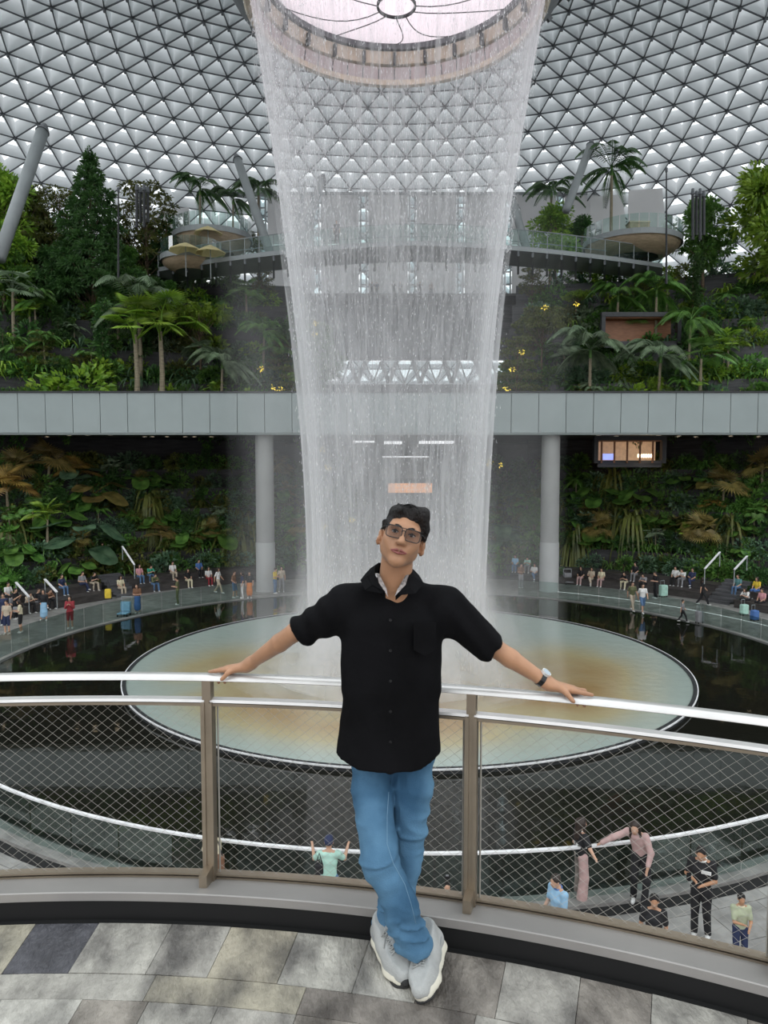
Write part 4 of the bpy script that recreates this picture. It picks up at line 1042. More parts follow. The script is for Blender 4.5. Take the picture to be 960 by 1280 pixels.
# collar: two leaves lying round the neck, points in front
for s, pts in ((-1, ((490, 706, 2.765), (474, 704, 2.73), (469, 709, 2.68), (469, 719, 2.635), (474, 730, 2.605), (482, 741, 2.590))), (1, ((492, 706, 2.765), (507, 705, 2.73), (512, 710, 2.68), (512, 720, 2.635), (507, 731, 2.605), (495, 742, 2.590)))):
    outp = ((490, 722, 2.80), (470, 716, 2.78), (458, 717, 2.71), (451, 726, 2.645), (457, 738, 2.598), (478, 742, 2.586)) if s < 0 else ((492, 722, 2.80), (514, 717, 2.78), (524, 719, 2.71), (530, 729, 2.645), (519, 742, 2.598), (500, 744, 2.586))
    inn = [(x, y+9, D) for x, y, D in pts]
    mb = MB(); n = len(pts)
    for i in range(n-1):
        a0, a1 = px3(*pts[i]), px3(*pts[i+1]); b0, b1 = px3(*outp[i]), px3(*outp[i+1]); m0, m1 = (a0+b0)/2+(0, -.004, .006), (a1+b1)/2+(0, -.004, .006); c0, c1 = px3(*inn[i])+(0, .012, 0), px3(*inn[i+1])+(0, .012, 0)
        mb.quad(a0, a1, m1, m0); mb.quad(m0, m1, b1, b0); mb.quad(a0, a1, c1, c0)
    o = part('collar', mb, M['shirt'], man); md = o.modifiers.new('thick', 'SOLIDIFY'); md.thickness = .003
    mb = MB(); q = ((470, 716), (474, 729), (485, 746), (483, 735), (474, 718)) if s < 0 else ((511, 718), (507, 731), (493, 746), (497, 736), (507, 719))
    mb.v = [tuple(px3(x, y, 2.612-.016*i if i < 3 else 2.60)) for i, (x, y) in enumerate(q)]; mb.f = [(0, 1, 3, 4), (1, 2, 3)]; mb.m = [0, 0]; part('collar_lining', mb, M['lining'], man)
for i in range(5):
    c_ = px3(488, 775+38*i, 2.585); mb = MB(); mb.tube([c_, c_+np.array((0, -.004, 0))], .0055, 10); part('button', mb, M['frame'], man)
mb = MB(); q = [px3(517, 778, 2.588), px3(545, 778, 2.60), px3(545, 812, 2.60), px3(531, 820, 2.592), px3(517, 812, 2.588)]
mb.v = [tuple(x) for x in q]+[tuple(x-np.array((0, .004, 0))) for x in q]; mb.f = [(5, 6, 7, 8, 9), (0, 1, 6, 5), (1, 2, 7, 6), (2, 3, 8, 7), (3, 4, 9, 8), (4, 0, 5, 9)]; mb.m = [0]*6
part('breast_pocket', mb, M['shirt'], man)
# --- jeans
fj = Field((-.22, 2.25, .03), (.30, 3.0, .95), .0062)
fj.cap(px3(466, 935, 2.72), px3(520, 935, 2.72), .080, .080, .04)
hR2, hL2 = px3(463, 985, 2.70), px3(516, 985, 2.72)
fj.cap(px3(466, 940, 2.72), hR2, .085, .078, .03); fj.cap(px3(516, 940, 2.73), hL2, .085, .078, .03)
k1, k2 = px3(475, 1078, 2.56), px3(508, 1078, 2.69)
fj.cap(hR2, k1, .079, .071, .012); fj.cap(hL2, k2, .077, .064, .008)
m1 = px3(500, 1130, 2.51); e1 = px3(515, 1178, 2.49); e2 = px3(481, 1172, 2.635)
fj.cap(k1, m1, .070, .065, .02); fj.cap(m1, e1, .064, .062, .02); fj.cap(k2, e2, .061, .059, .008)
fj.ell(e1+(.0, 0, -.008), (.066, .064, .026), None, .012); fj.ell(e2+(0, .01, -.006), (.070, .072, .030), None, .012)
fj.cut(e1+(0, 0, -.028), (0, 0, -1))
def jf(P):
    z = P[..., 2]; w = vnoise(P*np.array((8, 8, 11.))+7, 8)*.0050
    kn = np.exp(-((z-.42)/.09)**2); an = np.exp(-((z-.15)/.09)**2); th = np.exp(-((z-.62)/.09)**2)
    sd = np.where(P[..., 0] > px3(500, 1060, 2.6)[0], 1., -1.)
    def ridge(cx, cz, seed): q = np.stack([P[..., 0]*cx+5, P[..., 1]*7+5, z*cz+P[..., 0]*cx*sd*.9+9], -1); return np.clip(1-np.abs(vnoise(q, seed))*2.4, 0, 1)**1.3
    w -= an*.017*ridge(7, 34, 21)+kn*.011*ridge(6, 24, 22)+th*.008*ridge(10, 13, 23)+.004*ridge(7, 17, 24)-.007
    return w
fj.disp(jf)
part('jeans', fj.mesh('jeans', M['denim']), None, man)
# inner seam on the front leg
mb = MB(); sp = [(486, 990, 2.62), (484, 1020, 2.575), (484, 1055, 2.505), (492, 1080, 2.475), (506, 1105, 2.455), (514, 1130, 2.435), (520, 1155, 2.425)]
mb.tube([px3(*q) for q in sp], .0011, 5); part('leg_seam', mb, M['seam'], man, True)
# --- shoes
def shoe(heel, toe, roll, lab):
    heel = np.array(heel); toe = np.array(toe); L = np.linalg.norm(toe-heel); u = (toe-heel)/L; s_ = np.array((-u[1], u[0], 0)); s_ /= np.linalg.norm(s_); n = np.cross(u, s_); n = n if n[2] > 0 else -n
    s_ = s_*math.cos(roll)+n*math.sin(roll); n = np.cross(u, s_); n = n if n[2] > 0 else -n; side = s_
    Q = lambda a, b, c: heel+u*a*L+side*b+n*c
    lo = np.minimum(heel, toe)-.12; hi = np.maximum(heel, toe)+.16
    f1 = Field(lo, hi, .0046)
    f1.cap(Q(.14, 0, .045), Q(.40, 0, .045), .040, .040, .02); f1.cap(Q(.40, 0, .042), Q(.72, .002, .038), .041, .046, .03); f1.ell(Q(.80, .002, .036), (.062, .062, .036), None, .03) if False else f1.cap(Q(.72, .002, .036), Q(.90, .004, .030), .046, .034, .03)
    f1.cap(Q(.12, 0, .06), Q(.17, 0, .105), .037, .038, .03); f1.cap(Q(.35, 0, .07), Q(.24, 0, .10), .036, .040, .03); f1.cap(Q(.62, 0, .048), Q(.34, 0, .082), .036, .036, .03)
    f1.cut(Q(0, 0, .018), -n); f1.cut(Q(.22, 0, .118), n+u*.3)
    f1.disp(lambda P: vnoise(P*60, 2)*.0008)
    up = part('shoe', f1.mesh('shoe', M['shoe']), None, man, label=lab)
    f2 = Field(lo, hi, .0046)
    f2.cap(Q(.13, 0, .012), Q(.42, 0, .012), .044, .041, .02); f2.cap(Q(.42, 0, .012), Q(.72, .002, .014), .041, .051, .02); f2.cap(Q(.72, .002, .014), Q(.87, .004, .018), .051, .038, .02)
    f2.cut(Q(0, 0, .034), n-u*.04); f2.cut(Q(0, 0, .004), -n)
    part('sole', f2.mesh('sole', M['sole']), None, up)
    f3 = Field(lo, hi, .0050)
    f3.cap(Q(.13, 0, .004), Q(.42, 0, .004), .041, .038, .02); f3.cap(Q(.42, 0, .004), Q(.86, .002, .006), .038, .042, .02); f3.cut(Q(0, 0, .006), n); f3.cut(Q(0, 0, -.003), -n)
    f3.cap(Q(.93, .003, .018), Q(.99, .003, .020), .022, .018, .01) if roll == 0 else None
    part('outsole', f3.mesh('outsole', M['outsole']), None, up)
    # heel overlay and tongue
    def on(a_, b_, up_=.0025):       # a point on the upper's surface
        for c_ in np.arange(.17, .02, -.001):
            i_ = np.round((Q(a_, b_, c_)-f1.lo)/f1.h).astype(int)
            if (i_ >= 0).all() and (i_ < f1.n).all() and f1.V[tuple(i_)] < 0: return Q(a_, b_, c_+up_)
        return Q(a_, b_, .06)
    mb = MB(); mb.tube([on(.34+.045*i, 0, -.002) for i in range(9)], [.012, .017, .018, .018, .017, .016, .014, .011, .006], 8); part('tongue', mb, M['shoe2'], up, True)
    mb = MB()
    for i in range(6):
        a = .42+i*.055; w_ = .024
        for s in (-1, 1): mb.tube([on(a, -s*w_), on(a+.014, -s*w_*.45, .006), on(a+.03, s*w_*.45, .006), on(a+.044, s*w_)], .0026, 5)
    for s in (-1, 1): mb.tube([on(.44, 0, .008), on(.43, s*.018, .016), on(.47, s*.036, .008), on(.50, s*.024, .010), on(.45, 0, .009)], .0024, 5); mb.tube([on(.45, 0, .008), on(.52, s*.028, .008), on(.60, s*.040, .006)], .0024, 5)
    part('laces', mb, M['lace'], up, True)
    mb = MB()
    for s in (-1, 1): mb.tube([Q(.16, s*.042, .06), Q(.36, s*.0425, .050), Q(.52, s*.044, .036)], [.004, .006, .003], 6)
    part('side_overlay', mb, M['shoe2'], up, True)
gR = np.array(G(553, 1196, 0)); 
shoe((.205, 2.625, .022), (.128, 2.352, .006), .42, 'grey running shoe, turned with its cream sole edge showing')
shoe((-.018, 2.690, .006), (.072, 2.432, .002), 0, 'grey running shoe with loose laces')
# --- watch on the wrist at picture right
wc = wristL-wdir*.038; bb = np.cross(wdir, (0, 0, 1.)); bb /= np.linalg.norm(bb); cc = np.cross(bb, wdir)
mb = MB(); ringp = [wc+(bb*math.cos(a)*1.14+cc*math.sin(a))*.0275 for a in np.linspace(0, 2*math.pi, 25)]
for i in range(24): mb.bar(ringp[i], ringp[i+1], .018, .004, up=tuple(ringp[i]-wc))
wt_ = part('watch_strap', mb, M['frame'], man)
fw = cc*.95+bb*(.30 if bb[1] < 0 else -.30); fw /= np.linalg.norm(fw)
mb = MB(); mb.tube([wc+fw*.026, wc+fw*.037], .0185, 20); part('watch_case', mb, M['metal'], wt_)
mb = MB(); mb.tube([wc+fw*.037, wc+fw*.0378], .0155, 20); part('watch_dial', mb, M['watchface'], wt_)
# ================================================================== PLANTS
PR = Protos()
def leafcloud(mb, C, D, L, W, m=0, droop=.25):
    n = len(C); D = D/np.maximum(np.linalg.norm(D, axis=1, keepdims=True), 1e-6); r = NP.normal(size=(n, 3)); s = np.cross(D, r); s /= np.maximum(np.linalg.norm(s, axis=1, keepdims=True), 1e-6)
    up = np.cross(s, D); L = (np.full(n, L)*NP.uniform(.7, 1.25, n))[:, None]; W = (np.full(n, W)*NP.uniform(.75, 1.2, n))[:, None]
    mid = C+D*L*.45+up*W*.12; tip = C+D*L; tip[:, 2] -= (L*droop)[:, 0]
    V = np.stack([C, mid+s*W*.5, tip, mid-s*W*.5], 1).reshape(-1, 3); mb.arrays(V, np.arange(n)[:, None]*4+np.arange(4), m)
def ball(n, c, r, shell=.55):
    d = NP.normal(size=(n, 3)); d /= np.linalg.norm(d, axis=1, keepdims=True); q = shell+(1-shell)*NP.random((n, 1))
    return np.array(c)+d*q*np.array(r), d
def new_proto(key, name, cat):
    r = thing(name, 'plant', cat); PR.d[key] = r; return r
def ch(name, mb, m, r, smooth=False):
    return part(name, mb, m, r, smooth, local=True)
# shrubs in each green
for col in ('deep', 'mid', 'bright', 'blue', 'olive', 'gold', 'sage'):
    for v_ in (0, 1):
        r = new_proto('shrub_%s%d' % (col, v_), {'deep': 'leafy_shrub', 'mid': 'bushy_plant', 'bright': 'bright_shrub', 'blue': 'broad_shrub', 'olive': 'olive_shrub', 'gold': 'golden_shrub', 'sage': 'pale_shrub'}[col], 'shrub'); mb = MB()
        for c, q in (((0, 0, .60), (.90, .7, .62)), ((.5, -.2, .45), (.6, .5, .48)), ((-.5, .05, .75), (.55, .5, .55))):
            C, D = ball(130 if v_ else 95, c, q); D = D+np.array((0, -.25, .35)); leafcloud(mb, C, D, .25 if v_ else .34, .11 if v_ else .17)
        ch('foliage', mb, M['leaf_'+col], r); mb = MB()
        for k in range(5): a = k*1.3; mb.tube([(math.cos(a)*.05, math.sin(a)*.05, 0), (math.cos(a)*.22, math.sin(a)*.2, .5)], [.02, .01], 4)
        ch('stems', mb, M['trunk'], r)
# hanging climbers
for col in ('deep', 'mid', 'olive'):
    r = new_proto('hang_'+col, 'trailing_plant', 'plant'); mb = MB(); n = 300
    x = NP.uniform(-1.1, 1.1, n); z = -NP.random(n)**.8*2.0*(.6+.4*np.cos(x*3)); C = np.stack([x, -.12-.12*NP.random(n), z+.1], 1); leafcloud(mb, C, np.stack([NP.normal(0, .4, n), -.6*np.ones(n), NP.normal(-.5, .4, n)], 1), .22, .10)
    ch('foliage', mb, M['leaf_'+col], r); mb = MB()
    for k in range(6): mb.tube([(-.6+.24*k, -.05, .05), (-.6+.24*k, -.12, -.9)], .012, 4)
    ch('vines', mb, M['trunk'], r)
# ferns: arching blades
def blade(mb, a, L, H, w, n=7, m=0, dr=1.0, leaflets=0):
    pts = []
    for i in range(n+1):
        u = i/n; rr_ = L*u; z = H*math.sin(min(u*1.25, 1.4)*math.pi/2)-dr*L*u*u*.75; pts.append(np.array((math.cos(a)*rr_, math.sin(a)*rr_, z)))
    s = np.array((-math.sin(a), math.cos(a), 0))
    if not leaflets:
        for i in range(n):
            w0 = w*math.sin(math.pi*(i+.15)/(n+.3)); w1 = w*math.sin(math.pi*(i+1.15)/(n+.3)) if i < n-1 else 0.005
            mb.quad(pts[i]-s*w0, pts[i]+s*w0, pts[i+1]+s*w1, pts[i+1]-s*w1, m)
    else:
        C = []; D = []
        for i in range(leaflets):
            u = .14+.86*i/leaflets; j = min(int(u*n), n-1); p = pts[j]+(pts[j+1]-pts[j])*(u*n-j); t = pts[j+1]-pts[j]; t /= np.linalg.norm(t)
            for sg in (-1, 1): C.append(p); D.append(t*.75+s*sg*1.0+np.array((0, 0, -.45)))
        C = np.array(C); D = np.array(D); Lf = w*(1.05-.75*np.abs(np.linspace(-.7, 1, len(C))))
        nL = D/np.linalg.norm(D, axis=1, keepdims=True); up = np.array((0, 0, 1.)); sd = np.cross(nL, up); sd /= np.linalg.norm(sd, axis=1, keepdims=True)
        wd = w*.085; mid = C+nL*Lf[:, None]*.4; tip = C+nL*Lf[:, None]; tip[:, 2] -= Lf*.22
        V = np.stack([C-sd*wd*.3, mid+sd*wd, tip, mid-sd*wd], 1).reshape(-1, 3); mb.arrays(V, np.arange(len(C))[:, None]*4+np.arange(4), m)
        mb.tube(pts, [.022]*(n-1)+[.012, .006], 4, m, cap=False)
for col in ('mid', 'bright', 'olive', 'blue'):
    r = new_proto('fern_'+col, 'arching_fern', 'fern'); mb = MB()
    for k in range(22): blade(mb, k*2.4, NP.uniform(.7, 1.3), NP.uniform(.55, 1.25), .07)
    ch('fronds', mb, M['leaf_'+col], r); mb = MB(); mb.tube([(0, 0, -.05), (0, 0, .14)], [.08, .05], 6); ch('crown', mb, M['trunk'], r)
# long drooping fern
r = new_proto('droop', 'drooping_fern', 'fern'); mb = MB()
for k in range(120): blade(mb, k*2.4, NP.uniform(.25, .7), NP.uniform(.2, .8), .022, dr=NP.uniform(2.2, 4.6))
ch('fronds', mb, M['leaf_olive'], r); mb = MB(); mb.tube([(0, 0, -.25), (0, 0, .2)], [.07, .05], 6); ch('stem', mb, M['trunk'], r)
# feather palms
def palm_proto(key, col, nf, H, L, lw, name='feather_palm'):
    r = new_proto(key, name, 'palm'); mb = MB(); mb.tube([(0, 0, -.2), (.06, .03, H*.5), (0, 0, H)], [.12, .085, .07], 8); ch('trunk', mb, M['palmtrunk'], r)
    mb = MB(); mb.tube([(0, 0, H-.05), (0, 0, H+.55)], [.09, .05], 8); ch('crownshaft', mb, M['leaf_mid'], r)
    for k in range(nf):
        lift = [1.5, .9, .35, 1.2, .1][k % 5]
        mb = MB(); blade(mb, 0, L*NP.uniform(.85, 1.1), L*.45*lift, lw, 9, leaflets=24, dr=.55+.35*(1.5-lift)); o = ch('frond', mb, M['leaf_'+col], r); o.location = (0, 0, H+.35); o.rotation_euler = (0, 0, k*2.399)
    return H
PH = {'palm_deep': palm_proto('palm_deep', 'deep', 12, 6.0, 2.1, .55), 'palm_mid': palm_proto('palm_mid', 'mid', 14, 3.4, 2.0, .55), 'palm_sage': palm_proto('palm_sage', 'sage', 14, 2.9, 2.2, .62), 'palm_gold': palm_proto('palm_gold', 'gold', 12, 2.6, 1.5, .45)}
# fan palms and big fan leaves
def fan_leaf(R, span=4.2, n=22, pet=.9, tilt=.5):
    mb = MB(); p = [(0, 0, 0), (pet*.5, 0, pet*.42), (pet, 0, pet*.5)]; mb.tube(p, [.022, .018, .014], 4, 0, False); b = np.array(p[-1])
    for i in range(n):
        a = -span/2+span*(i+.5)/n; h = span/n*.40; rr_ = R*(1-.18*abs(a)/(span/2))
        def q(aa, r_, z): return b+np.array((math.cos(aa)*r_*math.cos(tilt), math.sin(aa)*r_, z-math.cos(aa)*r_*math.sin(tilt)*.7-.16*r_*r_/R))
        mb.tri(b, q(a-h, rr_*.6, .0), q(a, rr_*.62, .035)); mb.tri(b, q(a, rr_*.62, .035), q(a+h, rr_*.6, .0)); mb.tri(q(a-h, rr_*.6, 0), q(a, rr_, 0), q(a, rr_*.62, .035)); mb.tri(q(a, rr_*.62, .035), q(a, rr_, 0), q(a+h, rr_*.6, 0))
    return mb
def fan_proto(key, col, nf, H, R, span, name='fan_palm', pet=.9, n=22):
    r = new_proto(key, name, 'palm'); mb = MB(); mb.tube([(0, 0, -.2), (.04, 0, H*.5), (0, 0, H+.1)], [.10, .08, .06], 8); ch('trunk', mb, M['palmtrunk'], r)
    for k in range(nf):
        o = ch('fan_leaf', fan_leaf(R*NP.uniform(.8, 1.1), span, n, pet*NP.uniform(.8, 1.2), NP.uniform(.1, 1.0)), M['leaf_'+col], r); o.location = (0, 0, H*NP.uniform(.88, 1.0)); o.rotation_euler = (0, NP.uniform(-1.25, .3), k*2.399)
    return H
fan_proto('fan_mid', 'mid', 13, 2.6, .8, 4.4); fan_proto('fan_bright', 'bright', 11, 2.4, .7, 4.4); fan_proto('fan_gold', 'gold', 12, 1.5, 1.15, 4.6); fan_proto('fan_amber', 'amber', 11, 1.4, 1.1, 4.8)
fan_proto('fan_blue', 'sage', 13, 2.6, .8, 4.6)
# round undivided big leaves
def big_leaf(R):
    mb = MB(); b = np.array((.55, 0, .5)); mb.tube([(0, 0, 0), (.3, 0, .32), b], [.022, .018, .014], 4, 0, False); n = 14; c = b+np.array((R*.5, 0, .02)); P = []
    for i in range(n):
        a = 2*math.pi*i/n; w = R*(.95+.12*math.cos(a)); P.append(c+np.array((math.cos(a)*w, math.sin(a)*R*.72, .05*math.cos(3*a)-.22*max(math.cos(a), 0)**2*R)))
    for i in range(n): mb.tri(c, P[i], P[(i+1) % n])
    return mb
for col in ('mid', 'blue', 'gold'):
    r = new_proto('big_'+col, 'big_leaf_plant', 'plant'); mb = MB(); mb.tube([(0, 0, -.1), (0, 0, .5)], [.07, .05], 6); ch('stem', mb, M['trunk'], r)
    for k in range(9):
        o = ch('large_leaf', big_leaf(NP.uniform(.38, .62)*(1.4 if col == 'gold' else 1.1)), M['leaf_'+col], r); o.location = (0, 0, .1+.09*k); o.rotation_euler = (NP.uniform(-.2, .2), NP.uniform(-.1, .55), k*2.399)
# trees
def tree(key, col, H, blobs, name, leaf=.24, dens=1., trunk_r=.12):
    r = new_proto(key, name, 'tree'); mb = MB(); tk = MB(); top = max(b[0][2] for b in blobs); tk.tube([(0, 0, -.3), (.08, 0, top*.4), (-.04, .03, top*.75), (0, 0, top)], [trunk_r, trunk_r*.75, trunk_r*.5, trunk_r*.2], 8)
    for c, q in blobs:
        n = int(dens*90*(q[0]*q[1]*4+q[0]*q[2]*4)**.75)+20; C, D = ball(n, c, q, .35); leafcloud(mb, C, D+np.array((0, 0, .25)), leaf, leaf*.45)
        if abs(c[0])+abs(c[1]) > .15: tk.tube([(0, 0, max(c[2]-.9*math.hypot(c[0], c[1])-.2, .3)), (c[0]*.9, c[1]*.9, c[2])], [trunk_r*.35, .015], 5)
    ch('crown', mb, M['leaf_'+col], r); ch('trunk', tk, M['trunk'], r, True)
def blobs_cone(H, R, n=34):
    o = []
    for i in range(n):
        u = i/n; z = H*(.16+.84*u); rr_ = R*(1-u)**.8*NP.uniform(.4, .9); a = i*2.4; o.append(((math.cos(a)*rr_, math.sin(a)*rr_, z), (R*.34*(1-u*.75), R*.34*(1-u*.75), .42)))
    return o+[((0, 0, H), (.12, .12, .5))]
def blobs_layer(H, R, layers=4, lo=.5):
    o = []
    for i in range(layers):
        z = H*(lo+(1-lo)*i/max(layers-1, 1)); Rl = R*(1-.45*i/layers)
        for k in range(7): a = k*.9+i; q = Rl*NP.uniform(.45, .95); o.append(((math.cos(a)*q, math.sin(a)*q, z+NP.uniform(-.12, .12)), (Rl*.34, Rl*.34, .14)))
    return o
def blobs_round(H, R, n=16, lo=.4):
    o = []
    for i in range(n): a = i*2.4; u = NP.random(); z = H*(lo+(1-lo)*u); q = R*math.sin(math.pi*(.15+.8*u))*NP.uniform(.2, .8); o.append(((math.cos(a)*q, math.sin(a)*q, z), (R*.36, R*.36, R*.26)))
    return o
tree('cone', 'deep', 12, blobs_cone(12, 3.9, 60), 'conical_tree', .30)
tree('round_mid', 'mid', 6, blobs_round(6, 2.0, 22), 'broadleaf_tree', .28)
tree('round_bright', 'bright', 5.5, blobs_round(5.5, 2.2, 22, .3), 'broadleaf_tree', .28)
tree('round_deep', 'deep', 6, blobs_round(6, 1.9, 24, .25), 'broadleaf_tree', .28)
tree('airy_olive', 'olive', 6, blobs_layer(6, 2.0, 5, .4), 'layered_tree', .22, .7, .08)
tree('flat_bright', 'bright', 4.2, blobs_layer(4.2, 1.9, 2, .92), 'flat_topped_tree', .22, 1.0, .07)
tree('flat_olive', 'olive', 4.6, blobs_layer(4.6, 1.7, 3, .8), 'flat_topped_tree', .22, 1., .07)
tree('slender', 'deep', 6, [((NP.uniform(-.4, .4), NP.uniform(-.4, .4), 1.2+.42*i), (.55, .55, .35)) for i in range(12)], 'slender_tree', .24, 1., .06)
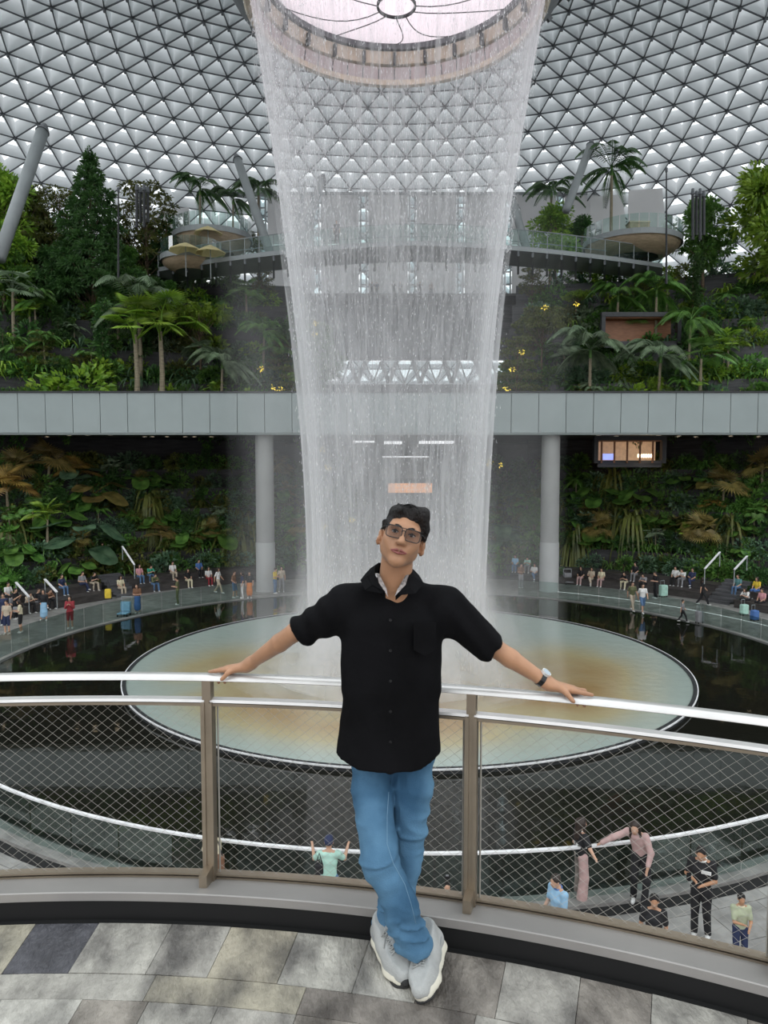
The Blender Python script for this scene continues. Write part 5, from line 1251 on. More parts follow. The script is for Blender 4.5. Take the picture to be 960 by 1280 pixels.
# how tall each prototype stands, measured from its meshes
HT = {}
for k, r in PR.d.items():
    HT[k] = max((c.location.z+max((v_.co.z for v_ in c.data.vertices), default=0)) for c in r.children)
UPW = ['lowest', 'second', 'third', 'fourth', 'fifth', 'topmost']
def ledge(kind, px, k, back=.45):
    lv, s = (upper, US) if kind == 'u' else (lower, LS); R, z = lv[k]; x, y = on_ring(px, R+back, s); return x, y, z-.14
def hero(kind, key, px, k, top, label, back=.45, rz=None, group=None, wide=1.):
    x, y, z = ledge(kind, px, k, back); h = A(px, top, y).z-z; sc = h/HT[key]; wide = max(wide, .62/sc)
    PR.place(key, (x, y, z), rnd.uniform(0, 6.28) if rz is None else rz, (sc*wide, sc*wide, sc), label, group)
H_ = hero
for a in (
 ('u', 'cone', 122, 3, 180, 'tall dark green conical tree rising above the left terraces'),
 ('u', 'round_bright', 8, 4, 205, 'bright green leafy tree at the far left edge'),
 ('u', 'round_bright', 30, 5, 222, 'light green tree crown behind the airy olive tree at left'),
 ('u', 'round_mid', 62, 5, 262, 'green tree crown left of the conical tree'),
 ('u', 'round_bright', 96, 5, 285, 'yellow-green tree crown just left of the conical tree'),
 ('u', 'round_mid', 150, 5, 292, 'green tree crown right of the conical tree'),
 ('u', 'round_bright', 12, 3, 275, 'second bright leafy tree at the far left edge'),
 ('u', 'airy_olive', 42, 4, 232, 'airy olive tree crossing the thick slanting strut at left'),
 ('u', 'airy_olive', 84, 4, 236, 'thin airy tree between the left strut and the conical tree'),
 ('u', 'round_mid', 28, 3, 300, 'rounded green tree low at the left edge'),
 ('u', 'round_deep', 70, 3, 305, 'dark rounded tree left of the conical tree trunk'),
 ('u', 'airy_olive', 188, 4, 228, 'layered reddish olive tree with thin trunk right of the conical tree'),
 ('u', 'slender', 214, 4, 262, 'slender dark tree beside the left tube lamps'),
 ('u', 'round_mid', 165, 3, 305, 'rounded green tree at the foot of the layered tree'),
 ('u', 'round_deep', 196, 2, 345, 'dark bushy tree below the left end of the footbridge'),
 ('u', 'palm_deep', 256, 5, 216, 'tall palm with drooping dark fronds above the left viewing pod'),
 ('u', 'palm_deep', 296, 5, 231, 'second tall palm right of the one over the left pod'),
 ('u', 'palm_deep', 327, 5, 216, 'dim tall palm partly behind the left edge of the waterfall'),
 ('u', 'flat_olive', 309, 5, 290, 'flat-topped tree standing at the left end of the footbridge'),
 ('u', 'palm_sage', 178, 1, 352, 'large pale feather palm in the middle of the left terraces'),
 ('u', 'palm_mid', 50, 2, 362, 'green feather palm standing before the dark wall at left'),
 ('u', 'fan_blue', 24, 2, 350, 'bluish fan palm at the far left terrace edge'),
 ('u', 'fan_bright', 204, 0, 395, 'yellow-green fan palm beside the pale feather palm'),
 ('u', 'fan_bright', 173, 0, 400, 'yellowish fan palm with thin trunk left of the yellow-green one'),
 ('u', 'flat_bright', 252, 1, 378, 'bright flat-topped tree on thin stem at the left terraces'),
 ('u', 'palm_sage', 280, 0, 430, 'low pale feather palm just above the bridge at left'),
 ('u', 'palm_mid', 60, 1, 415, 'low dark feather palm above the bridge at left'),
 ('u', 'shrub_bright1', 92, 0, 448, 'bright upright shrub just above the bridge at left'),
 ('u', 'slender', 133, 1, 372, 'slender leafy tree below the conical tree'),
 ('u', 'palm_mid', 332, 1, 395, 'hazy palm behind the left edge of the waterfall'),
 ('u', 'round_deep', 378, 1, 375, 'dark tree seen through the left side of the waterfall'),
 ('u', 'round_mid', 400, 0, 400, 'hazy green tree inside the waterfall at left'),
 ('u', 'airy_olive', 330, 4, 330, 'thin tree under the footbridge left of the waterfall'),
 ('u', 'airy_olive', 662, 4, 325, 'thin tree under the footbridge right of the waterfall'),
 ('u', 'palm_deep', 757, 5, 186, 'tallest palm with drooping fronds right of the waterfall'),
 ('u', 'palm_deep', 684, 5, 218, 'dark short palm just right of the waterfall'),
 ('u', 'round_bright', 690, 5, 252, 'bushy light green tree right of the waterfall above the footbridge'),
 ('u', 'round_deep', 722, 5, 268, 'dark bushy tree beside the tall palm'),
 ('u', 'round_mid', 872, 4, 242, 'rounded green tree around the right tube lamps'),
 ('u', 'round_bright', 958, 3, 196, 'bright leafy tree at the far right edge', .45),
 ('u', 'palm_mid', 768, 2, 350, 'slim palm left of the brown opening'),
 ('u', 'palm_mid', 815, 2, 342, 'palm with upright yellow-green fronds before the brown opening'),
 ('u', 'palm_mid', 858, 1, 378, 'dark full palm right of the brown opening'),
 ('u', 'palm_sage', 735, 0, 410, 'broad pale palm just above the bridge right of the waterfall'),
 ('u', 'palm_sage', 822, 0, 420, 'widest pale palm above the bridge at right'),
 ('u', 'flat_olive', 676, 1, 382, 'hazy yellow-green tree right of the waterfall'),
 ('u', 'airy_olive', 645, 0, 420, 'thin yellowish tree at the right edge of the waterfall'),
 ('u', 'slender', 859, 3, 315, 'thin-stemmed tree at the right end of the footbridge'),
 ('u', 'fan_bright', 905, 1, 425, 'small bright fan palm on the right terraces'),
 ('u', 'fan_mid', 872, 0, 438, 'green fan palm above the bridge at right'),
 ('u', 'palm_mid', 900, 3, 360, 'small palm high on the right terraces'),
 ('l', 'fan_gold', 62, 4, 570, 'golden fan palm high at the lower left'),
 ('l', 'fan_gold', 22, 4, 578, 'golden fan palm at the lower left edge'),
 ('l', 'fan_amber', 96, 4, 582, 'amber fan palm right of the golden ones at lower left'),
 ('l', 'fan_amber', 8, 3, 600, 'amber fan palm cut by the left picture edge'),
 ('l', 'big_gold', 118, 3, 600, 'golden big-leaf plant at the lower left'),
 ('l', 'fan_mid', 40, 2, 630, 'green fan palm low at the lower left'),
 ('l', 'fan_bright', 58, 1, 640, 'bright yellow-green plant above the left benches'),
 ('l', 'big_blue', 102, 1, 645, 'plant with round dark green leaves above the left benches'),
 ('l', 'big_mid', 14, 1, 672, 'plant with a giant round leaf at the left edge'),
 ('l', 'fan_gold', 178, 4, 596, 'olive gold fan plant in the middle of the lower left wall'),
 ('l', 'big_gold', 192, 3, 618, 'golden broad-leaved plant beside the lower left stairs'),
 ('l', 'droop', 190, 2, 648, 'dark drooping fern above the lower left stairs'),
 ('l', 'droop', 256, 2, 640, 'long drooping fern left of the round column'),
 ('l', 'droop', 306, 2, 636, 'drooping fern just beside the left round column'),
 ('l', 'droop', 792, 2, 630, 'long drooping fern right of the right column'),
 ('l', 'big_gold', 885, 4, 588, 'golden big-leaf plant at the lower right'),
 ('l', 'big_gold', 872, 2, 640, 'amber broad-leaved plant at the lower right'),
 ('l', 'fan_gold', 905, 3, 600, 'golden fan palm at the lower right'),
 ('l', 'fan_amber', 892, 3, 626, 'amber fan palm right of the tall drooping fern'),
 ('l', 'fan_gold', 952, 4, 578, 'golden fan palm at the right picture edge'),
 ('l', 'fan_bright', 860, 1, 662, 'green fan plant beside the right stairs'),
 ('l', 'slender', 258, 5, 552, 'slender tree under the bridge left of the left column'),
 ('l', 'slender', 885, 5, 550, 'slender tree under the bridge at right'),
 ('l', 'palm_mid', 782, 5, 548, 'palm in front of the lit bar under the bridge'),
 ('l', 'palm_mid', 720, 3, 590, 'green palm right of the right column'),
 ('l', 'big_mid', 745, 3, 600, 'broad green plant below the lit bar'),
 ('l', 'round_deep', 650, 3, 575, 'dark tree behind the spray left of the right column'),
 ('l', 'round_mid', 668, 1, 620, 'green tree left of the right column'),
 ('l', 'round_deep', 380, 3, 580, 'dark tree behind the left veil of water'),
 ('l', 'round_mid', 420, 2, 600, 'hazy green tree inside the waterfall under the bridge'),
 ('l', 'round_mid', 600, 2, 590, 'hazy green tree behind the right veil of water')):
    H_(*a)
# hedges along every ledge
mix_u = ['shrub_mid0', 'shrub_deep1', 'shrub_mid1', 'shrub_bright0', 'shrub_blue0', 'fern_mid', 'shrub_olive1', 'hang_mid', 'hang_deep', 'shrub_sage0', 'fern_blue', 'shrub_deep0', 'fern_bright', 'palm_small']
mix_l = ['shrub_deep0', 'shrub_deep1', 'shrub_mid0', 'shrub_blue1', 'fern_mid', 'hang_deep', 'hang_olive', 'shrub_olive0', 'fern_olive', 'big_mid', 'shrub_mid1', 'hang_mid', 'shrub_blue0']
KN = {'shrub_mid': 'mid-green leafy shrub', 'shrub_deep': 'dark green leafy shrub', 'shrub_bright': 'bright green leafy shrub', 'shrub_blue': 'bluish green leafy shrub', 'shrub_olive': 'olive green leafy shrub', 'shrub_sage': 'pale sage-green shrub',
      'fern_mid': 'green arching fern', 'fern_blue': 'bluish arching fern', 'fern_bright': 'bright green arching fern', 'fern_olive': 'olive arching fern', 'hang_mid': 'green trailing plant', 'hang_deep': 'dark green trailing plant', 'hang_olive': 'olive trailing plant', 'big_mid': 'green big-leaf plant', 'shrub_gold': 'golden leafy shrub'}
def hedge(kind, k, px0, px1, step, side, mix, smin, smax, two=True):
    px = px0+rnd.uniform(0, step)
    while px < px1:
        for rowi in range(2 if two else 1):
            key = rnd.choice(mix)
            if key == 'palm_small': key = 'fern_mid'
            back = .1 if key.startswith('hang') else .45+.85*rowi
            x, y, z = ledge(kind, px+rnd.uniform(-3, 3), k, back); 
            if kind == 'u' and k == 0 and y < BY+2.6: y = BY+2.9
            base = key.rstrip('01'); kn = KN[base]; where = '%s %s planting ledge at the %s' % (UPW[k], 'upper' if kind == 'u' else 'lower', side)
            sc = rnd.uniform(smin, smax)*(1 if rowi == 0 else 1.25); 
            PR.place(key, (x, y, z+(.1 if key.startswith('hang') else 0)), (0 if key.startswith('hang') else rnd.uniform(0, 6.28)), sc, '%s in a row on the %s' % (kn, where), '%ss on the %s' % (kn, where))
        px += step*rnd.uniform(.75, 1.25)
for k in range(6):
    hedge('u', k, -8, (395, 392, 372, 355, 345, 335)[k], 15.5, 'left', mix_u, .95, 1.5, k in (0, 1, 3))
    hedge('u', k, (640, 640, 650, 660, 668, 676)[k], 968, 15.5, 'right', mix_u, .95, 1.5, k in (0, 1, 3))
    hedge('l', k, -8, (450, 448, 444, 440, 436, 432)[k], 14, 'left', mix_l, .8, 1.2, k in (1, 3))
    hedge('l', k, (575, 580, 585, 588, 592, 596)[k], 968, 14, 'right', mix_l, .8, 1.2, k in (1, 3))
# middle-height plants standing between the hedges
FN = {'palm_mid': 'green feather palm', 'palm_sage': 'pale feather palm', 'fan_mid': 'green fan palm', 'fan_blue': 'bluish fan palm', 'fan_bright': 'yellow-green fan palm', 'round_mid': 'small leafy tree', 'round_bright': 'small light green tree', 'round_deep': 'small dark tree', 'slender': 'slender dark tree', 'flat_bright': 'small flat-topped tree', 'fan_gold': 'golden fan palm', 'big_blue': 'bluish big-leaf plant', 'big_mid': 'green big-leaf plant', 'airy_olive': 'thin olive tree', 'droop': 'drooping fern', 'palm_deep': 'dark feather palm'}
def filler(kind, keys, pxs, ks, hmin, hmax, side):
    for px in pxs:
        k = rnd.choice(ks); key = rnd.choice(keys); x, y, z = ledge(kind, px+rnd.uniform(-7, 7), k, .75)
        if kind == 'u' and k == 0 and y < BY+2.6: y = BY+2.9
        h = rnd.uniform(hmin, hmax); sc = h/HT[key]; w_ = max(1, .5/sc)
        where = 'on the %s %s planting ledge at the %s' % (UPW[k], 'upper' if kind == 'u' else 'lower', side)
        PR.place(key, (x, y, z), rnd.uniform(0, 6.28), (sc*w_, sc*w_, sc), '%s among hedges %s' % (FN[key], where), '%ss %s' % (FN[key], where))
ku = ['palm_mid', 'palm_sage', 'fan_mid', 'fan_blue', 'round_mid', 'round_deep', 'round_bright', 'slender', 'flat_bright', 'airy_olive', 'fan_bright', 'palm_deep']
filler('u', ku, range(4, 388, 11), (0, 1, 2, 3, 4), 2.2, 4.2, 'left'); filler('u', ku, range(646, 962, 11), (0, 1, 2, 3), 1.8, 3.4, 'right')
filler('u', ['round_mid', 'round_bright', 'slender', 'airy_olive', 'round_deep'], range(0, 215, 17), (4, 5), 4.0, 6.5, 'left')
kl = ['fan_mid', 'palm_mid', 'fan_gold', 'big_mid', 'big_blue', 'slender', 'droop', 'fan_blue', 'round_deep', 'big_mid']
filler('l', kl, range(4, 425, 12), (1, 2, 3, 4), 1.4, 2.3, 'left'); filler('l', kl, range(598, 962, 12), (1, 2, 3, 4), 1.4, 2.3, 'right')
# hedge on the far deck and behind the bridge in the middle
for i in range(26):
    px = 404+i*8.6+rnd.uniform(-2, 2); p = A(px, 487, 74)
    key = rnd.choice(['shrub_mid0', 'shrub_deep1', 'shrub_olive1']); PR.place(key, (p.x, 74, 5.25), rnd.uniform(0, 6), 1.5, '%s in the hedge behind the bridge in the waterfall haze' % KN[key[:-1]], '%ss in the middle hedge' % KN[key[:-1]])
# yellow flowering lights
for i, (px, row, D, w) in enumerate(((341, 484, 52, 'u'), (351, 487, 52, 'u'), (326, 461, 53, 'u'), (395, 404, 58, 'u'), (393, 417, 58, 'u'), (720, 380, 56, 'u'), (681, 384, 56, 'u'), (652, 440, 55, 'u'), (640, 462, 55, 'u'), (634, 486, 52, 'u'), (403, 562, 56, 'l'), (410, 584, 56, 'l'), (404, 657, 54, 'l'), (625, 581, 54, 'l'), (612, 578, 54, 'l'), (440, 650, 54, 'l'))):
    c = A(px, row, D-3); t = thing('flower_light', 'small cluster of glowing yellow blossoms %s' % ('above the bridge' if w == 'u' else 'below the bridge'), 'light', c, group='yellow blossom lights %s the bridge' % ('above' if w == 'u' else 'below'))
    mb = MB(); C, D_ = ball(16, c, (.22, .15, .16), .3); leafcloud(mb, C, D_, .12, .09); part('petals', mb, M['flower_glow'], t)
    mb = MB(); mb.tube([c-Vector((0, 0, .6)), c], .015, 4); part('stalk', mb, M['trunk'], t)
for k, r in PR.d.items():        # prototypes never placed are not part of the scene
    if k not in PR.used:
        for c in list(r.children): bpy.data.objects.remove(c)
        bpy.data.objects.remove(r)
# ================================================================== OTHER PEOPLE, LUGGAGE, BENCHES
CL = {'black': (.012, .012, .014), 'white': (.72, .72, .70), 'grey': (.25, .25, .26), 'blue': (.07, .16, .40), 'lightblue': (.28, .48, .66), 'navy': (.02, .03, .08), 'denim': (.09, .17, .30),
      'olive': (.12, .13, .06), 'beige': (.50, .42, .32), 'cream': (.66, .60, .42), 'pink': (.62, .30, .32), 'red': (.28, .03, .04), 'brown': (.18, .09, .05), 'green': (.05, .32, .20), 'mint': (.42, .66, .56), 'teal': (.10, .24, .24),
      'yellow': (.72, .52, .05), 'rose': (.50, .34, .32), 'orange': (.6, .2, .05), 'sagecheck': (.40, .44, .30)}
for k, c in CL.items(): M['c_'+k] = mat('cloth_'+k, c, .8, 0, .12, 6)
M['skin2'] = mat('skin_light', (.52, .31, .21), .5, 0, .06, 6); M['hairb'] = mat('brown_black_hair', (.025, .015, .010), .5, 0, .3, 20)
def joints(**kw):
    J = dict(head=(0, -.01, 1.58), neck=(0, .02, 1.42), chest=(0, 0, 1.24), pelvis=(0, .01, .93))
    for s, n in ((-1, 'R'), (1, 'L')):
        J['sh'+n] = (s*.165, .015, 1.37); J['el'+n] = (s*.22, .04, 1.10); J['wr'+n] = (s*.22, -.04, .87); J['hip'+n] = (s*.085, .01, .90); J['kn'+n] = (s*.095, -.015, .49); J['an'+n] = (s*.10, .03, .08)
    J.update(kw); return {k: np.array(v_, float) for k, v_ in J.items()}
POSE = {
 'stand': joints(),
 'standb': joints(anR=(-.16, .02, .08), anL=(.14, -.08, .08), knL=(.13, -.08, .49), elR=(-.25, .05, 1.13), wrR=(-.14, -.10, .98)),
 'phone': joints(elR=(-.20, -.08, 1.10), elL=(.20, -.08, 1.10), wrR=(-.06, -.29, 1.28), wrL=(.07, -.29, 1.28), head=(0, -.03, 1.57)),
 'look': joints(elR=(-.21, -.02, 1.10), elL=(.21, -.02, 1.10), wrR=(-.05, -.26, 1.12), wrL=(.06, -.26, 1.12), head=(0, -.06, 1.56)),
 'walk': joints(knR=(-.09, -.20, .52), anR=(-.09, -.30, .12), knL=(.09, .06, .48), anL=(.09, .30, .14), elR=(-.22, .14, 1.12), wrR=(-.2, .16, .88), elL=(.22, -.06, 1.12), wrL=(.2, -.22, .95)),
 'sit': joints(pelvis=(0, .05, .52), chest=(0, .03, .84), neck=(0, .02, 1.02), head=(0, -.03, 1.18), shR=(-.165, .03, .97), shL=(.165, .03, .97), elR=(-.22, -.04, .72), elL=(.22, -.04, .72), wrR=(-.12, -.26, .60), wrL=(.12, -.26, .60),
             hipR=(-.09, .04, .52), hipL=(.09, .04, .52), knR=(-.11, -.38, .53), knL=(.11, -.38, .53), anR=(-.12, -.40, .10), anL=(.10, -.42, .10)),
 'sitlean': joints(pelvis=(0, .08, .52), chest=(0, -.06, .80), neck=(0, -.15, .95), head=(0, -.24, 1.07), shR=(-.165, -.12, .92), shL=(.165, -.12, .92), elR=(-.22, -.28, .70), elL=(.22, -.28, .70), wrR=(-.05, -.44, .78), wrL=(.06, -.44, .78),
             hipR=(-.09, .06, .52), hipL=(.09, .06, .52), knR=(-.14, -.36, .53), knL=(.14, -.36, .53), anR=(-.16, -.30, .10), anL=(.14, -.44, .10)),
 'sitcross': joints(pelvis=(0, .05, .52), chest=(0, .05, .84), neck=(0, .05, 1.02), head=(.03, .0, 1.18), shR=(-.165, .06, .97), shL=(.165, .06, .97), elR=(-.25, .0, .72), elL=(.22, -.04, .72), wrR=(-.06, -.20, .70), wrL=(.12, -.26, .62),
             hipR=(-.09, .04, .52), hipL=(.09, .04, .52), knR=(-.02, -.38, .60), knL=(.08, -.38, .53), anR=(.14, -.50, .26), anL=(.10, -.38, .10)),
 # the group on the lower walkway
 'reach': joints(pelvis=(0, .04, .92), chest=(-.05, -.03, 1.20), neck=(-.09, -.10, 1.36), head=(-.10, -.19, 1.47), shR=(-.24, -.04, 1.32), shL=(.08, -.08, 1.30), elR=(-.48, -.16, 1.22), wrR=(-.68, -.24, 1.10), elL=(.18, -.14, 1.04), wrL=(.14, -.28, .82),
             knR=(-.10, -.10, .50), anR=(-.12, .02, .08), knL=(.12, -.12, .50), anL=(.08, -.20, .08)),
 'pull': joints(chest=(.03, .02, 1.22), head=(0, 0, 1.56), elL=(.20, .06, 1.10), wrL=(.16, -.04, .95), shR=(-.165, 0, 1.36), elR=(-.32, -.02, 1.20), wrR=(-.50, -.02, 1.14), knL=(.14, -.04, .49), anL=(.20, -.06, .08)),
 'hold': joints(elR=(-.25, .02, 1.12), elL=(.22, -.02, 1.10), wrR=(-.10, -.25, 1.16), wrL=(.04, -.26, 1.10), head=(-.02, -.07, 1.55), anR=(-.10, .02, .08), anL=(.12, .05, .08)),
 'rail': joints(elR=(-.28, -.10, 1.22), elL=(.28, -.10, 1.22), wrR=(-.33, -.26, 1.36), wrL=(.33, -.26, 1.36), anR=(-.14, .1, .08)),
 'thumb': joints(elR=(-.18, -.10, 1.08), elL=(.20, -.08, 1.08), wrR=(-.03, -.22, 1.10), wrL=(.10, -.26, 1.02)),
}
def hand_into(f, el, wr, s, r=.027, fine=False):
    d = (wr-el)/np.linalg.norm(wr-el); k = wr+d*.07; f.cap(wr, k, r*.95, r*.72, .01)
    sd = np.cross(d, (0, 0, 1.)); sd = sd/np.linalg.norm(sd) if np.linalg.norm(sd) > .1 else np.array((1., 0, 0))
    for i in range(4): o_ = sd*(-.021+.014*i); f.cap(k+o_*.8, k+o_+d*(.05-.006*abs(i-1.4))+np.array((0, -.006, -.014)), .0085, .007, .004)
    f.cap(wr+d*.02, wr+d*.055+sd*.030*s+np.array((0, -.01, 0)), .010, .008, .006)
CACHE = {}
def body_meshes(pose, lower, sleeve, hair, h=.021):
    key = (pose, lower, sleeve, hair, h)
    if key in CACHE: return CACHE[key]
    J = POSE[pose] if isinstance(pose, str) else pose; P = np.array(list(J.values())); lo, hi = P.min(0)-.24, P.max(0)+.24; lo[2] = -.03; hi[2] = P[:, 2].max()+.2
    seated = J['knR'][2] > J['hipR'][2]-.1; out = []
    def F_(): return Field(lo, hi, h)
    f = F_(); r0 = .0 if h < .015 else .004
    f.cap(J['pelvis'], J['chest'], .085, .088, .05, flat=((1, 0, 0), 1.35)); f.cap(J['chest'], J['neck'], .085, .05, .05); f.cap(J['neck'], J['head'], .048, .046, .02)
    Hd = J['head']; f.ell(Hd+(0, .012, .03), (.074, .090, .092), None, .02); f.ell(Hd+(0, -.022, -.025), (.056, .060, .085), None, .03); f.cap(Hd+(0, -.085, .0), Hd+(0, -.098, -.022), .010, .013, .01)
    for s in (-1, 1): f.ell(Hd+(s*.076, .01, 0), (.012, .020, .03), None, .008)
    if h < .015:
        for s in (-1, 1): f.ell(Hd+(s*.028, -.088, .018), (.016, .012, .010), None, .01, op='sub')
        f.cap(Hd+(-.016, -.076, -.052), Hd+(.016, -.076, -.052), .009, .009, .008)
    for s, n in ((-1, 'R'), (1, 'L')):
        f.cap(J['neck'], J['sh'+n], .05, .048, .03); f.cap(J['sh'+n], J['el'+n], .047+r0, .038+r0, .02); f.cap(J['el'+n], J['wr'+n], .038+r0, .026+r0, .015)
        if h < .015: hand_into(f, J['el'+n], J['wr'+n], s)
        else: d = (J['wr'+n]-J['el'+n]); d /= np.linalg.norm(d); f.cap(J['wr'+n], J['wr'+n]+d*.10, .032, .024, .01)
        f.cap(J['hip'+n], J['kn'+n], .075, .052, .03); f.cap(J['kn'+n], J['an'+n], .052, .036+r0, .02)
    out.append(('body', f.mesh('person_body', M['skin2']), 'skin'))
    f = F_(); bw = .105
    f.cap(J['pelvis']+(0, 0, .0), J['chest'], bw, bw+.002, .05, flat=((1, 0, 0), 1.42)); f.cap(J['chest'], J['neck']+(0, 0, -.06), bw, .088, .05, flat=((1, 0, 0), 1.3)); f.cap(J['neck']+(0, 0, -.06), J['neck']+(0, 0, .0), .075, .062, .03)
    for n in 'RL':
        f.cap(J['neck']+(0, 0, -.05), J['sh'+n], .05, .066, .04); e = J['el'+n]; e_ = J['sh'+n]+(e-J['sh'+n])*(1 if sleeve == 'long' else .72)
        f.cap(J['sh'+n], e_, .066, .058, .03)
        if sleeve == 'long': f.cap(e, e+(J['wr'+n]-e)*.92, .056, .042, .02)
        else: f.cut(e_, e-J['sh'+n]) if False else None
    if not seated: f.cut(J['pelvis']+(0, 0, -.07), (0, 0, -1))
    if h < .015: f.disp(lambda q: vnoise(q*14, 2)*.006)
    out.append(('shirt', f.mesh('person_top', M['c_white']), 'top'))
    f = F_(); f.cap(J['pelvis']+(0, 0, -.02), J['pelvis']+(0, 0, .06), .105, .100, .04, flat=((1, 0, 0), 1.35))
    wide = 1.35 if lower == 'wide' else 1
    if lower == 'skirt':
        md = (J['knR']+J['knL'])/2
        f.cap(J['pelvis'], md, .12, .135, .05, flat=((1, 0, 0), 1.35)); f.cap(md, md*.55+(J['anR']+J['anL'])/2*.45, .14, .15, .05, flat=((1, 0, 0), 1.25)) if True else None
    else:
        for n in 'RL':
            f.cap(J['hip'+n], J['kn'+n], .096, .070*wide, .02)
            if lower in ('trousers', 'wide'): f.cap(J['kn'+n], J['an'+n]+(0, 0, .01), .068*wide, .058*wide*wide, .02)
    if h < .015: f.disp(lambda q: vnoise(q*12, 6)*.005)
    out.append(('skirt' if lower == 'skirt' else 'trousers', f.mesh('person_lower', M['c_white']), 'low'))
    f = F_()
    for n in 'RL': a = J['an'+n]; f.cap(a+(0, .02, -.035), a+(0, -.14, -.045), .044, .036, .02); f.cap(a, a+(0, 0, -.03), .045, .045, .02)
    out.append(('shoes', f.mesh('person_shoes', M['c_white']), 'shoe'))
    f = F_(); f.ell(Hd+(0, .022, .045), (.086, .098, .096), None, .01)
    if hair == 'long': f.cap(Hd+(0, .06, .02), J['neck']+(0, .09, -.12), .075, .055, .05, flat=((1, 0, 0), 1.3)); [f.cap(Hd+(s*.075, -.01, .03), J['neck']+(s*.09, -.03, -.10), .028, .022, .02) for s in (-1, 1)]
    if hair == 'cap': f.ell(Hd+(0, -.08, .07), (.075, .08, .02), None, .01)
    f.ell(Hd+(0, -.115, -.02), (.068, .095, .098), None, .01, op='sub'); f.cut(Hd+(0, 0, -.035), (0, 0, -1)) if hair != 'long' else None
    if h < .015: f.disp(lambda q: vnoise(q*45, 3)*.005)
    out.append(('hair' if hair != 'cap' else 'cap', f.mesh('person_hair', M['hairb']), 'hair'))
    CACHE[key] = out; return out
def person(loc, face, label, pose='stand', top='white', low='black', lower='trousers', sleeve='short', hair='short', shoe='white', skin='skin2', sc=1., h=.021, haircol='hairb', group=None):
    d = Vector(face)-Vector(loc); rz = math.atan2(d.x, -d.y)
    r = thing('person', label, 'person', loc, rz, group); r.scale = (sc, sc, sc)
    for nm, me, slot in body_meshes(pose, lower, sleeve, hair, h):
        o = bpy.data.objects.new(nm, me); COL.objects.link(o); o.parent = r; s = o.material_slots[0]; s.link = 'OBJECT'
        s.material = {'skin': M[skin], 'top': M['c_'+top], 'low': M['c_'+low], 'shoe': M['c_'+shoe], 'hair': M[haircol] if haircol in M else M['c_'+haircol]}[slot]
    return r
CENTER = (pcx, pcy, LZ)
# benches: long dark stepped seats round the walkway
def bench(name, lab, aL, aR, R=23.2):
    t = thing(name, lab, 'bench', (pcx+math.sin((aL+aR)/2)*R, pcy+math.cos((aL+aR)/2)*R, LZ))
    for nm, r0, r1, z0, z1 in (('seat_step', R, R+1.25, LZ, LZ+.45), ('upper_step', R+1.25, R+2.4, LZ, LZ+.86)):
        mb = MB(); mb.lathe([(r0, z0), (r0, z1-.06)], (pcx, pcy), 40, aL, aR); part(nm, mb, M['bench'], t)
        mb = MB(); mb.lathe([(r0-.04, z1-.06), (r0-.04, z1), (r1, z1)], (pcx, pcy), 40, aL, aR); part(nm+'_top', mb, M['bench'], t)
        for a in (aL, aR):
            mb = MB(); s_, c_ = math.sin(a), math.cos(a); mb.quad((pcx+s_*r0, pcy+c_*r0, z0), (pcx+s_*r1, pcy+c_*r1, z0), (pcx+s_*r1, pcy+c_*r1, z1), (pcx+s_*r0, pcy+c_*r0, z1)); part('end_panel', mb, M['bench'], t)
def angR(px, R): x, y = on_ring(px, R); return math.atan2(x-pcx, y-pcy)
bench('stepped_bench', 'dark stepped bench at the far left walkway', angR(-30, 23.2), angR(137, 23.2)); bench('stepped_bench', 'dark stepped bench between left stairs and left column', angR(168, 23.6), angR(330, 23.6), 23.6)
bench('stepped_bench', 'dark stepped bench between right column and right stairs', angR(700, 23.6), angR(888, 23.6), 23.6); bench('stepped_bench', 'dark stepped bench at the right picture edge', angR(922, 23.0), angR(1000, 23.0), 23.0)
def stairs(lab, px0, px1, rails):
    aL, aR = angR(px0, 23.6), angR(px1, 23.6); t = thing('stairs', lab, 'stairs', (pcx+math.sin(aL)*23.6, pcy+math.cos(aL)*23.6, LZ))
    for i in range(7):
        r0 = 23.3+i*.36; z1 = LZ+.17*(i+1); mb = MB(); mb.lathe([(r0, z1-.17), (r0, z1), (r0+.37, z1)], (pcx, pcy), 8, aL, aR); part('step', mb, M['wall2'], t)
    for (x0, y0, x1, y1) in rails:
        D = 41.5 if abs(x0-480) > 380 else 45; mb = MB(); a, b = A(x0, y0, D+1.2), A(x1, y1, D-.6); mb.bar(a, b, .10, .05); part('handrail', mb, M['white'], t)
        for q in (a, b): mb = MB(); mb.tube([q, q-Vector((0, 0, .85))], .03, 6); part('rail_post', mb, M['steel_tube'], t)
stairs('dark stairs with white handrails at the left between the benches', 139, 166, [(153, 683, 168, 706)]); stairs('dark stairs with white handrails at the right between the benches', 889, 920, [(900, 690, 881, 711), (934, 695, 918, 712)])
hr = thing('handrail', 'white slanting handrails on the far left bench steps', 'handrail', A(60, 760, 40))
for (x0, y0, x1, y1) in ((20, 728, 36, 746), (56, 724, 71, 740)):
    mb = MB(); a, b = A(x0, y0, 41.5), A(x1, y1, 40); mb.bar(a, b, .12, .06); part('rail', mb, M['white'], hr); mb = MB(); mb.tube([a, a-Vector((0, 0, 1.1))], .03, 6); mb.tube([b, b-Vector((0, 0, .9))], .03, 6); part('rail_posts', mb, M['steel_tube'], hr)
def at_ground(px, row): return tuple(G(px, row, LZ))
def at_bench(px, tier=0, R=None):
    R = (R or (23.2 if px < 140 or px > 915 else 23.6))+.35+tier*1.25; x, y = on_ring(px, R); return (x, y, LZ+(.0 if tier == 0 else .41)-.02)
